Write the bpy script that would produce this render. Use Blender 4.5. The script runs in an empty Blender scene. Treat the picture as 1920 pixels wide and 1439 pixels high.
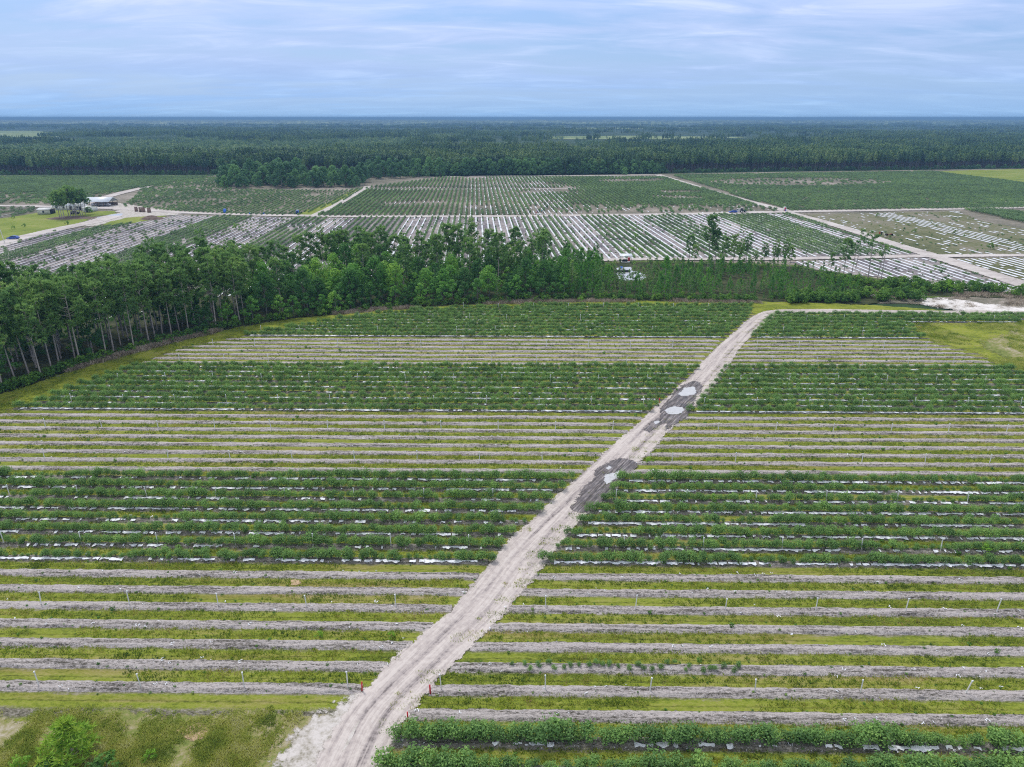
import bpy, math, random
import numpy as np
from mathutils import Vector
from mathutils.geometry import tessellate_polygon

R = math.radians
S = bpy.context.scene
COL = S.collection
rng = np.random.default_rng(7)
random.seed(7)

# ---------------------------------------------------------------- camera, world, sun, exposure
H = 51.5
PITCH = R(20.5)
F = 1333.0
cam_d = bpy.data.cameras.new('camera')
cam = bpy.data.objects.new('camera', cam_d)
COL.objects.link(cam)
cam.location = (0, 0, H)
cam.rotation_euler = (math.pi / 2 - PITCH, 0, 0)
cam_d.sensor_width = 36
cam_d.lens = 36 * F / 1920
cam_d.clip_start = 1
cam_d.clip_end = 120000
S.camera = cam

SUN_EL, SUN_AZ = R(58), R(-35)     # azimuth measured from +Y towards +X
world = bpy.data.worlds.new('World')
S.world = world
world.use_nodes = True
wt = world.node_tree
wn, wl = wt.nodes, wt.links
wn.clear()


def WN(t, **kw):
    n = wn.new(t)
    for k, v in kw.items():
        setattr(n, k, v)
    return n


wout = WN('ShaderNodeOutputWorld')
wbg = WN('ShaderNodeBackground')
wl.new(wbg.outputs[0], wout.inputs[0])
wbg.inputs['Strength'].default_value = 0.12
sky = WN('ShaderNodeTexSky', sky_type='NISHITA')
sky.sun_disc = False
sky.sun_elevation = SUN_EL
sky.sun_rotation = SUN_AZ
sky.air_density = 1.0
sky.dust_density = 1.5
sky.ozone_density = 2.0
tc = WN('ShaderNodeTexCoord')
sep = WN('ShaderNodeSeparateXYZ')
wl.new(tc.outputs['Generated'], sep.inputs[0])


def wmath(op, a, b=None, c=None, clamp=False):
    n = WN('ShaderNodeMath', operation=op, use_clamp=clamp)
    for i, v in enumerate((a, b, c)):
        if v is None:
            continue
        if isinstance(v, (int, float)):
            n.inputs[i].default_value = v
        else:
            wl.new(v, n.inputs[i])
    return n.outputs[0]


zc = wmath('MAXIMUM', sep.outputs[2], 0.0)
zd = wmath('ADD', zc, 0.11)
px_ = wmath('DIVIDE', sep.outputs[0], zd)
py_ = wmath('DIVIDE', sep.outputs[1], zd)
cmb = WN('ShaderNodeCombineXYZ')
wl.new(px_, cmb.inputs[0])
wl.new(py_, cmb.inputs[1])


def wnoise(scale, loc, rot, sc, detail, rough, dist=0.0):
    m = WN('ShaderNodeMapping')
    m.inputs['Location'].default_value = loc
    m.inputs['Rotation'].default_value = (0, 0, R(rot))
    m.inputs['Scale'].default_value = sc
    wl.new(cmb.outputs[0], m.inputs[0])
    n = WN('ShaderNodeTexNoise')
    n.inputs['Scale'].default_value = scale
    n.inputs['Detail'].default_value = detail
    n.inputs['Roughness'].default_value = rough
    n.inputs['Distortion'].default_value = dist
    wl.new(m.outputs[0], n.inputs['Vector'])
    return n.outputs[0]


def wramp(src, stops):
    r = WN('ShaderNodeValToRGB')
    el = r.color_ramp.elements
    while len(el) > 1:
        el.remove(el[-1])
    el[0].position = stops[0][0]
    el[0].color = (*stops[0][1], 1)
    for p, c in stops[1:]:
        e = el.new(p)
        e.color = (*c, 1)
    wl.new(src, r.inputs[0])
    return r.outputs[0]


def wmix(fac, a, b):
    m = WN('ShaderNodeMix', data_type='RGBA')
    if isinstance(fac, float):
        m.inputs[0].default_value = fac
    else:
        wl.new(fac, m.inputs[0])
    for i, v in ((6, a), (7, b)):
        if isinstance(v, tuple):
            m.inputs[i].default_value = (*v, 1)
        else:
            wl.new(v, m.inputs[i])
    return m.outputs[2]


n1 = wnoise(0.75, (3.1, 1.7, 0), 9, (0.70, 1.6, 1), 7, 0.58, 0.5)
n2 = wnoise(1.7, (7.0, 2.2, 0), -10, (0.75, 1.5, 1), 8, 0.60, 0.7)
n3 = wnoise(0.30, (1.0, 5.0, 0), 5, (0.6, 1.2, 1), 4, 0.5, 0.0)
cov = wmath('ADD', wmath('MULTIPLY', n1, 0.50), wmath('ADD', wmath('MULTIPLY', n2, 0.24), wmath('MULTIPLY', n3, 0.38)))
covr = wramp(cov, [(0.47, (0.10, 0.10, 0.10)), (0.54, (0.55, 0.55, 0.55)), (0.62, (1.0, 1.0, 1.0))])
# thin high overcast over the physical sky
elev = wramp(zc, [(0.0, (1.75, 2.95, 4.75)), (0.03, (1.9, 2.9, 4.7)), (0.07, (2.45, 3.2, 4.85)), (0.14, (3.15, 3.75, 5.4)), (0.35, (4.4, 4.7, 5.3)), (1.0, (4.3, 4.45, 4.8))])
cl_hi = wramp(n2, [(0.34, (0.92, 0.93, 0.95)), (0.52, (1.0, 1.0, 1.0)), (0.70, (1.18, 1.13, 1.07))])
mm = WN('ShaderNodeMix', data_type='RGBA', blend_type='MULTIPLY')
mm.inputs[0].default_value = 1.0
wl.new(elev, mm.inputs[6])
wl.new(cl_hi, mm.inputs[7])
cloudcol = mm.outputs[2]
hzf = wramp(zc, [(0.0, (0.85, 0.85, 0.85)), (0.03, (0.45, 0.45, 0.45)), (0.07, (0.0, 0.0, 0.0))])
hif = wramp(zc, [(0.16, (0.0, 0.0, 0.0)), (0.34, (0.92, 0.92, 0.92))])
fac = wmath('MAXIMUM', wmath('MAXIMUM', covr, hzf), hif)
skyc = WN('ShaderNodeMix', data_type='RGBA')
blue = wramp(zc, [(0.0, (1.45, 2.75, 4.6)), (0.05, (1.15, 2.2, 4.15)), (0.10, (0.95, 1.95, 4.0)), (0.3, (1.4, 2.6, 5.4)), (1.0, (1.2, 2.2, 4.8))])
skyb = wmix(0.75, sky.outputs[0], blue)
wl.new(wmix(fac, skyb, cloudcol), wbg.inputs[0])

sd = bpy.data.lights.new('sun', 'SUN')
sun = bpy.data.objects.new('sun', sd)
COL.objects.link(sun)
sd.energy = 1.5
sd.angle = R(12)
sd.color = (1.0, 0.955, 0.89)
dirv = Vector((math.sin(SUN_AZ) * math.cos(SUN_EL), math.cos(SUN_AZ) * math.cos(SUN_EL), math.sin(SUN_EL)))
sun.rotation_euler = dirv.to_track_quat('Z', 'Y').to_euler()
sun.location = (0, 0, 200)

S.view_settings.view_transform = 'Standard'
S.view_settings.look = 'None'
S.view_settings.exposure = 0.74
S.view_settings.gamma = 1
S.render.engine = 'CYCLES'
S.cycles.use_denoising = False
S.cycles.max_bounces = 4
S.cycles.diffuse_bounces = 2
S.cycles.glossy_bounces = 2
S.cycles.transmission_bounces = 2
S.cycles.transparent_max_bounces = 6
S.cycles.volume_bounces = 0
S.cycles.use_adaptive_sampling = False
S.cycles.filter_width = 1.1 if hasattr(S.cycles, 'filter_width') else 1.5
S.cycles.pixel_filter_type = 'BLACKMAN_HARRIS'

# ---------------------------------------------------------------- geometry helpers
SP, CP = math.sin(PITCH), math.cos(PITCH)


def G(px, py, z=0.0):
    b = (719.5 - py) / F
    t = (H - z) / (SP - b * CP)
    return ((px - 960) / F * t, (CP + b * SP) * t)


def proj(x, y, z=0.0):
    d = y * CP + (H - z) * SP
    return (960 + F * x / d, 719.5 - F * (y * SP - (H - z) * CP) / d)


class Frame:
    def __init__(s, deg):
        s.c, s.s = math.cos(R(deg)), math.sin(R(deg))

    def W(s, u, v):
        return (u * s.c + v * s.s, v * s.c - u * s.s)

    def UV(s, x, y):
        return (x * s.c - y * s.s, y * s.c + x * s.s)


NEAR = Frame(0.75)
FARF = Frame(-2.8)


def hsh(ix, iy, seed):
    n = (ix * 374761393 + iy * 668265263 + seed * 974711) & 0xFFFFFFFF
    n = ((n ^ (n >> 13)) * 1274126177) & 0xFFFFFFFF
    n = n ^ (n >> 16)
    return (n & 0xFFFF) / 65535.0


def vn(x, y, seed=0):
    x = np.asarray(x, float)
    y = np.asarray(y, float)
    ix = np.floor(x).astype(np.int64)
    iy = np.floor(y).astype(np.int64)
    fx, fy = x - ix, y - iy
    fx = fx * fx * (3 - 2 * fx)
    fy = fy * fy * (3 - 2 * fy)
    a, b, c, d = hsh(ix, iy, seed), hsh(ix + 1, iy, seed), hsh(ix, iy + 1, seed), hsh(ix + 1, iy + 1, seed)
    return (a * (1 - fx) + b * fx) * (1 - fy) + (c * (1 - fx) + d * fx) * fy


def fbm(x, y, seed=0, o=4):
    t, a, s = 0, 0.5, 0
    x = np.asarray(x, float)
    y = np.asarray(y, float)
    for i in range(o):
        t = t + a * vn(x * 2 ** i, y * 2 ** i, seed + i * 17)
        s += a
        a *= 0.5
    return t / s


def inpoly(x, y, poly):
    x = np.asarray(x, float)
    y = np.asarray(y, float)
    ins = np.zeros(x.shape, bool)
    n = len(poly)
    for i in range(n):
        x1, y1 = poly[i]
        x2, y2 = poly[(i + 1) % n]
        if y1 == y2:
            continue
        c = ((y1 > y) != (y2 > y)) & (x < (x2 - x1) * (y - y1) / (y2 - y1) + x1)
        ins ^= c
    return ins


def spans(poly_uv, v):
    xs = []
    n = len(poly_uv)
    for i in range(n):
        u1, v1 = poly_uv[i]
        u2, v2 = poly_uv[(i + 1) % n]
        if (v1 > v) != (v2 > v):
            xs.append(u1 + (v - v1) / (v2 - v1) * (u2 - u1))
    xs.sort()
    return [(xs[i], xs[i + 1]) for i in range(0, len(xs) - 1, 2)]


def spans_u(poly_uv, u):
    return spans([(b, a) for a, b in poly_uv], u)


def P(pts, z=0.0):
    return [G(a, b, z) for a, b in pts]


class Geo:
    def __init__(s):
        s.V, s.n = [], 0
        s.F, s.M, s.T, s.U = [], [], [], []

    def add(s, V, Fc, mat=0, tint=0.5, uv=None):
        V = np.asarray(V, float).reshape(-1, 3)
        Fc = np.asarray(Fc, np.int64)
        s.V.append(V)
        s.F.append(Fc + s.n)
        m = len(Fc)
        s.M.append(np.full(m, mat, np.int32) if np.isscalar(mat) else np.asarray(mat))
        s.T.append(np.full(m, tint, float) if np.isscalar(tint) else np.asarray(tint, float))
        s.U.append(np.zeros((len(V), 2)) if uv is None else np.asarray(uv, float))
        s.n += len(V)

    def box(s, x, y, z, sx, sy, sz, mat=0, rz=0.0, tint=0.5, taper=1.0):
        c, d = math.cos(rz), math.sin(rz)
        V = []
        for k, tz in ((0, 1.0), (1, taper)):
            for i, j in ((-1, -1), (1, -1), (1, 1), (-1, 1)):
                a, b = i * sx / 2 * tz, j * sy / 2 * tz
                V.append((x + a * c - b * d, y + a * d + b * c, z + k * sz))
        s.add(V, [(3, 2, 1, 0), (4, 5, 6, 7), (0, 1, 5, 4), (1, 2, 6, 5), (2, 3, 7, 6), (3, 0, 4, 7)], mat, tint)

    def tube(s, pts, rad, seg=6, mat=0, tint=0.5, cap=True):
        pts = np.asarray(pts, float)
        n = len(pts)
        rad = np.full(n, rad) if np.isscalar(rad) else np.asarray(rad, float)
        V = []
        for i in range(n):
            t = pts[min(i + 1, n - 1)] - pts[max(i - 1, 0)]
            t = t / (np.linalg.norm(t) + 1e-9)
            a = np.cross(t, (0, 0, 1.0) if abs(t[2]) < 0.9 else (1.0, 0, 0))
            a /= np.linalg.norm(a)
            b = np.cross(t, a)
            for k in range(seg):
                w = 2 * math.pi * k / seg
                V.append(pts[i] + rad[i] * (a * math.cos(w) + b * math.sin(w)))
        Fc = []
        for i in range(n - 1):
            for k in range(seg):
                k2 = (k + 1) % seg
                Fc.append((i * seg + k, i * seg + k2, (i + 1) * seg + k2, (i + 1) * seg + k))
        s.add(V, Fc, mat, tint)
        if cap:
            base = len(V)
            V2 = [pts[-1]] + [V[(n - 1) * seg + k] for k in range(seg)]
            s.add(V2, [(0, k + 1, (k + 1) % seg + 1) for k in range(seg)], mat, tint)

    def mesh(s, name, mats, smooth=False, fade=None):
        me = bpy.data.meshes.new(name)
        V = np.concatenate(s.V) if s.V else np.zeros((0, 3))
        me.vertices.add(len(V))
        me.vertices.foreach_set('co', V.ravel())
        loops = np.concatenate([f.ravel() for f in s.F])
        sizes = np.concatenate([np.full(len(f), f.shape[1], np.int32) for f in s.F])
        starts = np.concatenate([[0], np.cumsum(sizes)[:-1]]).astype(np.int32)
        me.loops.add(len(loops))
        me.loops.foreach_set('vertex_index', loops.astype(np.int32))
        me.polygons.add(len(sizes))
        me.polygons.foreach_set('loop_start', starts)
        me.polygons.foreach_set('loop_total', sizes)
        me.polygons.foreach_set('material_index', np.concatenate(s.M).astype(np.int32))
        if smooth:
            me.polygons.foreach_set('use_smooth', np.ones(len(sizes), bool))
        a = me.attributes.new('tint', 'FLOAT', 'FACE')
        a.data.foreach_set('value', np.concatenate(s.T).astype(np.float32))
        if fade is not None:
            a = me.attributes.new('fade', 'FLOAT', 'POINT')
            a.data.foreach_set('value', np.asarray(fade, np.float32))
        U = np.concatenate(s.U)
        if np.any(U):
            uvl = me.uv_layers.new(name='UVMap')
            uvl.data.foreach_set('uv', U[loops].ravel().astype(np.float32))
        for m in (mats if isinstance(mats, (list, tuple)) else [mats]):
            me.materials.append(m)
        me.update()
        me.validate()
        return me


def ob(name, me, parent=None, loc=None, label=None, cat=None, group=None, kind=None, rz=0.0, sc=1.0):
    o = bpy.data.objects.new(name, me)
    COL.objects.link(o)
    if parent is not None:
        o.parent = parent
    if loc is not None:
        o.location = loc
    if rz:
        o.rotation_euler = (0, 0, rz)
    if sc != 1.0:
        o.scale = (sc, sc, sc) if np.isscalar(sc) else sc
    if label:
        o['label'] = label
    if cat:
        o['category'] = cat
    if group:
        o['group'] = group
    if kind:
        o['kind'] = kind
    return o


# ---------------------------------------------------------------- materials
class NT:
    def __init__(s, name):
        s.m = bpy.data.materials.new(name)
        s.m.use_nodes = True
        s.t = s.m.node_tree
        s.t.nodes.clear()
        s.out = s.t.nodes.new('ShaderNodeOutputMaterial')

    def n(s, t, **kw):
        n = s.t.nodes.new(t)
        for k, v in kw.items():
            setattr(n, k, v)
        return n

    def put(s, inp, v):
        if isinstance(v, (int, float)):
            inp.default_value = v
        elif isinstance(v, tuple):
            inp.default_value = (*v, 1) if len(v) == 3 and inp.type == 'RGBA' else v
        else:
            s.t.links.new(v, inp)

    def math(s, op, a, b=None, c=None, clamp=False):
        n = s.n('ShaderNodeMath', operation=op, use_clamp=clamp)
        for i, v in enumerate((a, b, c)):
            if v is not None:
                s.put(n.inputs[i], v)
        return n.outputs[0]

    def pos(s):
        return s.n('ShaderNodeNewGeometry').outputs['Position']

    def uv(s):
        return s.n('ShaderNodeUVMap').outputs[0]

    def mapping(s, vec, sc=(1, 1, 1), rz=0.0, loc=(0, 0, 0)):
        m = s.n('ShaderNodeMapping')
        s.put(m.inputs['Vector'], vec)
        m.inputs['Scale'].default_value = sc
        m.inputs['Rotation'].default_value = (0, 0, rz)
        m.inputs['Location'].default_value = loc
        return m.outputs[0]

    def noise(s, vec, scale, detail=4, rough=0.6, dist=0.0):
        n = s.n('ShaderNodeTexNoise')
        s.put(n.inputs['Vector'], vec)
        n.inputs['Scale'].default_value = scale
        n.inputs['Detail'].default_value = detail
        n.inputs['Roughness'].default_value = rough
        n.inputs['Distortion'].default_value = dist
        return n.outputs[0]

    def ramp(s, src, stops):
        r = s.n('ShaderNodeValToRGB')
        el = r.color_ramp.elements
        while len(el) > 1:
            el.remove(el[-1])
        el[0].position = stops[0][0]
        c = stops[0][1]
        el[0].color = (*((c,) * 3 if isinstance(c, (int, float)) else c), 1)
        for p, c in stops[1:]:
            e = el.new(p)
            e.color = (*((c,) * 3 if isinstance(c, (int, float)) else c), 1)
        s.put(r.inputs[0], src)
        return r.outputs[0]

    def mix(s, f, a, b, blend='MIX'):
        m = s.n('ShaderNodeMix', data_type='RGBA', blend_type=blend)
        s.put(m.inputs[0], f)
        s.put(m.inputs[6], a)
        s.put(m.inputs[7], b)
        return m.outputs[2]

    def finish(s, col, rough=0.9, spec=0.2, metal=0.0, bump=None, bdist=0.1, bstr=1.0, trans=0.0, tcol=None, fade=False, fsc=1.1):
        p = s.n('ShaderNodeBsdfPrincipled')
        s.put(p.inputs['Base Color'], col)
        s.put(p.inputs['Roughness'], rough)
        s.put(p.inputs['Specular IOR Level'], spec)
        s.put(p.inputs['Metallic'], metal)
        if bump is not None:
            b = s.n('ShaderNodeBump')
            b.inputs['Distance'].default_value = bdist
            b.inputs['Strength'].default_value = bstr
            s.put(b.inputs['Height'], bump)
            s.t.links.new(b.outputs[0], p.inputs['Normal'])
        sh = p.outputs[0]
        if trans > 0:
            tr = s.n('ShaderNodeBsdfTranslucent')
            s.put(tr.inputs[0], tcol if tcol is not None else col)
            mx = s.n('ShaderNodeMixShader')
            mx.inputs[0].default_value = trans
            s.t.links.new(sh, mx.inputs[1])
            s.t.links.new(tr.outputs[0], mx.inputs[2])
            sh = mx.outputs[0]
        if fade:
            at = s.n('ShaderNodeAttribute', attribute_name='fade')
            nz = s.noise(s.mapping(s.pos(), (fsc, fsc, 0.0)), 1.0, 6, 0.75)
            nz = s.math('MULTIPLY_ADD', nz, 2.2, -0.6)
            al = s.math('MULTIPLY', s.math('SUBTRACT', nz, s.math('MULTIPLY_ADD', at.outputs['Fac'], 1.3, -0.15)), 6.0, clamp=True)
            full = s.math('LESS_THAN', at.outputs['Fac'], 0.02)
            al = s.math('MAXIMUM', al, full)
            tp_ = s.n('ShaderNodeBsdfTransparent')
            mx = s.n('ShaderNodeMixShader')
            s.put(mx.inputs[0], al)
            s.t.links.new(tp_.outputs[0], mx.inputs[1])
            s.t.links.new(sh, mx.inputs[2])
            sh = mx.outputs[0]
        s.t.links.new(sh, s.out.inputs[0])
        return s.m


def flat(name, col, rough=0.7, spec=0.3, metal=0.0, var=0.15, sc=3.0):
    t = NT(name)
    n = t.noise(t.pos(), sc, 4)
    lo = tuple(c * (1 - var) for c in col)
    hi = tuple(min(1, c * (1 + var)) for c in col)
    return t.finish(t.ramp(n, [(0.3, lo), (0.7, hi)]), rough, spec, metal)


def foliage(name, stops, psc=0.05, wt_=(0.45, 0.25, 0.5), trans=0.38, rough=0.6, gain=1.7):
    t = NT(name)
    at = t.n('ShaderNodeAttribute', attribute_name='tint')
    oi = t.n('ShaderNodeObjectInfo')
    nz = t.noise(t.pos(), psc, 3, 0.6)
    v = t.math('MULTIPLY', at.outputs['Fac'], wt_[0])
    v = t.math('MULTIPLY_ADD', oi.outputs['Random'], wt_[1], v)
    v = t.math('MULTIPLY_ADD', nz, wt_[2], v)
    k = sum(wt_)
    v = t.math('DIVIDE', v, k)
    c = t.ramp(v, [(p, tuple(min(0.6, q * gain) for q in cc)) for p, cc in stops])
    return t.finish(c, rough, 0.25, trans=trans)


M = {}
M['bush'] = foliage('bush_leaves', [(0.22, (0.030, 0.062, 0.020)), (0.46, (0.062, 0.118, 0.034)), (0.66, (0.105, 0.180, 0.046)), (0.9, (0.17, 0.26, 0.06))], 0.12, trans=0.42, gain=2.5)
M['bushf'] = foliage('far_bush_leaves', [(0.28, (0.046, 0.074, 0.038)), (0.5, (0.074, 0.120, 0.052)), (0.74, (0.125, 0.190, 0.062))], 0.02, trans=0.45, gain=2.5)
M['stem'] = flat('bush_stems', (0.10, 0.085, 0.06))
M['pine'] = foliage('pine_needles', [(0.15, (0.015, 0.036, 0.014)), (0.45, (0.032, 0.066, 0.022)), (0.7, (0.062, 0.104, 0.028)), (0.95, (0.13, 0.175, 0.050))], 0.05, trans=0.48, gain=3.9)
M['ypine'] = foliage('young_pine_needles', [(0.15, (0.018, 0.056, 0.016)), (0.5, (0.042, 0.110, 0.022)), (0.8, (0.090, 0.185, 0.028)), (1.0, (0.17, 0.25, 0.035))], 0.04, trans=0.42, gain=2.7)
M['broad'] = foliage('broad_leaves', [(0.2, (0.016, 0.045, 0.014)), (0.45, (0.032, 0.085, 0.018)), (0.65, (0.062, 0.145, 0.024)), (0.85, (0.14, 0.25, 0.034))], 0.03, (0.35, 0.55, 0.4), trans=0.45, gain=2.8)
M['oak'] = foliage('oak_leaves', [(0.2, (0.018, 0.046, 0.020)), (0.5, (0.034, 0.078, 0.030)), (0.85, (0.075, 0.14, 0.042))], 0.02, (0.4, 0.5, 0.4), trans=0.45, gain=3.2)
M['shrub'] = foliage('shrub_leaves', [(0.2, (0.022, 0.058, 0.014)), (0.5, (0.050, 0.115, 0.018)), (0.8, (0.11, 0.19, 0.026)), (1.0, (0.19, 0.28, 0.04))], 0.06, (0.35, 0.5, 0.4), gain=2.1)
M['corner'] = foliage('sapling_leaves', [(0.2, (0.045, 0.095, 0.012)), (0.6, (0.11, 0.19, 0.022)), (0.9, (0.20, 0.30, 0.035))], 0.6, trans=0.45, gain=2.5)
M['bright'] = foliage('bright_leaves', [(0.2, (0.05, 0.13, 0.01)), (0.8, (0.18, 0.33, 0.03))], 0.1)
M['bark'] = flat('pine_bark', (0.34, 0.295, 0.265), var=0.3, sc=2.0)
M['barkg'] = flat('grey_bark', (0.17, 0.155, 0.14), var=0.3, sc=2.0)
M['farpine'] = foliage('forest_needles', [(0.32, (0.014, 0.040, 0.024)), (0.45, (0.034, 0.078, 0.032)), (0.56, (0.068, 0.120, 0.036)), (0.70, (0.12, 0.165, 0.055))], 0.006, (0.28, 0.42, 0.9), trans=0.3, gain=1.95)
M['fartrunk'] = flat('forest_trunks', (0.13, 0.105, 0.105), var=0.25)
M['grass'] = foliage('grass_blades', [(0.28, (0.026, 0.050, 0.010)), (0.44, (0.095, 0.145, 0.018)), (0.57, (0.215, 0.250, 0.028)), (0.70, (0.22, 0.18, 0.07)), (0.85, (0.20, 0.11, 0.05))], 0.15, (0.35, 0.25, 0.7), trans=0.45, gain=1.9)
M['pgrass'] = foliage('pale_grass_blades', [(0.30, (0.065, 0.095, 0.018)), (0.44, (0.140, 0.175, 0.030)), (0.58, (0.24, 0.24, 0.065)), (0.72, (0.33, 0.27, 0.16))], 0.35, (0.2, 0.2, 1.0), trans=0.5, gain=2.3)
M['weed'] = foliage('weed_leaves', [(0.2, (0.03, 0.085, 0.018)), (0.8, (0.09, 0.20, 0.03))], 0.3)
M['dry'] = foliage('dry_brush_twigs', [(0.2, (0.10, 0.085, 0.06)), (0.5, (0.20, 0.165, 0.125)), (0.8, (0.30, 0.26, 0.20))], 0.2, trans=0.1)
M['white'] = flat('white_plastic', (0.80, 0.82, 0.84), 0.35, 0.5, var=0.06)
M['wpost'] = flat('white_pipe', (0.74, 0.73, 0.70), 0.5, 0.4, var=0.08)
M['red'] = flat('red_paint', (0.55, 0.025, 0.035), 0.5)
M['blue'] = flat('blue_plastic', (0.03, 0.16, 0.72), 0.4, 0.5, var=0.08)
M['carblue'] = flat('blue_car_paint', (0.035, 0.085, 0.38), 0.25, 0.6, var=0.03)
M['glass'] = flat('dark_glass', (0.02, 0.025, 0.03), 0.08, 0.8, var=0.02)
M['rubber'] = flat('tyre_rubber', (0.02, 0.02, 0.02), 0.8, 0.2)
M['steel'] = flat('steel', (0.4, 0.4, 0.4), 0.4, 0.5, 0.6)
M['metalroof'] = flat('pale_metal_roof', (0.68, 0.72, 0.76), 0.4, 0.5, var=0.08, sc=0.6)
M['wallwhite'] = flat('white_siding', (0.72, 0.72, 0.70), 0.6, 0.3, var=0.06)
M['cream'] = flat('cream_siding', (0.62, 0.60, 0.54), 0.6, 0.3, var=0.06)
M['dark'] = flat('dark_opening', (0.02, 0.022, 0.03), 0.7, 0.2)
M['wood'] = flat('weathered_wood', (0.22, 0.15, 0.12), var=0.3)
M['pink'] = flat('pink_cloth', (0.75, 0.04, 0.22))
M['purple'] = flat('purple_cloth', (0.20, 0.04, 0.35))
M['teal'] = flat('teal_cloth', (0.02, 0.33, 0.42))
M['whitecloth'] = flat('white_cloth', (0.75, 0.75, 0.78))
M['skin'] = flat('skin', (0.35, 0.20, 0.13))
M['trousers'] = flat('dark_trousers', (0.04, 0.045, 0.07))
M['tractor'] = flat('dark_green_paint', (0.03, 0.08, 0.05), 0.4, 0.5)


def m_ground():
    t = NT('wild_ground')
    p = t.pos()
    a = t.noise(p, 0.002, 6, 0.6)
    b = t.noise(p, 0.08, 5, 0.7)
    v = t.math('MULTIPLY_ADD', b, 0.35, t.math('MULTIPLY', a, 0.65))
    c = t.ramp(v, [(0.36, (0.020, 0.045, 0.022)), (0.5, (0.035, 0.066, 0.028)), (0.62, (0.062, 0.085, 0.036))])
    return t.finish(c, 0.95, 0.1)


def m_field():
    # grassy alleys between the beds: uv = metres along / across the rows
    t = NT('field_grass')
    uv = t.uv()
    s = t.n('ShaderNodeSeparateXYZ')
    t.put(s.inputs[0], uv)
    wob = t.noise(t.mapping(uv, (0.25, 0.25, 1)), 1.0, 3)
    v = t.math('MULTIPLY_ADD', wob, 0.5, s.outputs[1])
    fr = t.math('FRACT', t.math('DIVIDE', t.math('SUBTRACT', v, V0 + 0.25), SPC))
    d = t.math('ABSOLUTE', t.math('SUBTRACT', fr, 0.5))      # 0.5 at bed centre, 0 mid alley
    big = t.noise(t.mapping(uv, (0.03, 0.10, 1)), 1.0, 4, 0.65)
    fine = t.noise(t.mapping(uv, (1.6, 3.2, 1)), 1.0, 5, 0.72)
    med = t.noise(t.mapping(uv, (0.30, 1.3, 1)), 1.0, 4, 0.65)
    v1 = t.math('ADD', t.math('MULTIPLY', big, 0.45), t.math('ADD', t.math('MULTIPLY', fine, 0.33), t.math('MULTIPLY', med, 0.30)))
    row = t.noise(t.mapping(uv, (0.02, 0.33, 1), 0, (4, 2, 0)), 1.0, 3, 0.6)
    hi = t.noise(t.mapping(uv, (4.0, 7.0, 1), 0, (7, 1, 0)), 1.0, 4, 0.7)
    v1 = t.math('MULTIPLY_ADD', hi, 0.22, t.math('MULTIPLY', v1, 0.80))
    g1 = t.ramp(v1, [(0.42, (0.040, 0.064, 0.010)), (0.48, (0.105, 0.138, 0.020)), (0.54, (0.200, 0.240, 0.030)), (0.63, (0.28, 0.27, 0.08))])
    g2 = t.ramp(v1, [(0.42, (0.060, 0.055, 0.018)), (0.50, (0.150, 0.130, 0.035)), (0.56, (0.230, 0.170, 0.070)), (0.64, (0.33, 0.25, 0.15))])
    rm = t.ramp(t.math('MULTIPLY_ADD', big, 0.4, t.math('MULTIPLY', row, 0.6)), [(0.53, 0.0), (0.66, 0.85)])
    g = t.mix(rm, g1, g2)
    soil = t.ramp(t.math('MULTIPLY_ADD', hi, 0.4, t.math('MULTIPLY', fine, 0.6)), [(0.40, (0.060, 0.056, 0.038)), (0.5, (0.150, 0.140, 0.105)), (0.62, (0.33, 0.30, 0.27))])
    edge = t.math('ADD', t.math('MULTIPLY', med, 0.40), t.math('MULTIPLY_ADD', hi, 0.25, d))
    f = t.ramp(edge, [(0.565, 0.0), (0.70, 1.0)])
    c = t.mix(f, g, soil)
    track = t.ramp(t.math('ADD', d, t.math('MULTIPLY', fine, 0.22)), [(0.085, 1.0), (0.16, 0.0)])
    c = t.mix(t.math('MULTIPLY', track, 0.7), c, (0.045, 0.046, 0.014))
    return t.finish(c, 0.95, 0.1, bump=fine, bdist=0.12)


def m_pasture():
    t = NT('rough_grass')
    p = t.pos()
    a = t.noise(p, 0.12, 5, 0.65)
    f = t.noise(p, 1.3, 6, 0.72)
    v = t.math('MULTIPLY_ADD', f, 0.5, t.math('MULTIPLY', a, 0.55))
    c = t.ramp(v, [(0.40, (0.085, 0.110, 0.030)), (0.48, (0.165, 0.200, 0.050)), (0.54, (0.25, 0.235, 0.10)), (0.60, (0.34, 0.30, 0.20)), (0.68, (0.46, 0.42, 0.36))])
    return t.finish(c, 0.95, 0.1, bump=f, bdist=0.2, fade=True)


def m_margin():
    t = NT('bright_margin_grass')
    p = t.pos()
    a = t.noise(t.mapping(p, (0.5, 1, 1)), 0.16, 5, 0.65)
    f = t.noise(p, 1.2, 6, 0.75)
    v = t.math('MULTIPLY_ADD', f, 0.45, t.math('MULTIPLY', a, 0.6))
    c = t.ramp(v, [(0.40, (0.080, 0.100, 0.022)), (0.50, (0.160, 0.195, 0.026)), (0.57, (0.235, 0.265, 0.032)), (0.68, (0.27, 0.24, 0.10))])
    return t.finish(c, 0.95, 0.1, bump=f, bdist=0.2, fade=True)


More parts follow.
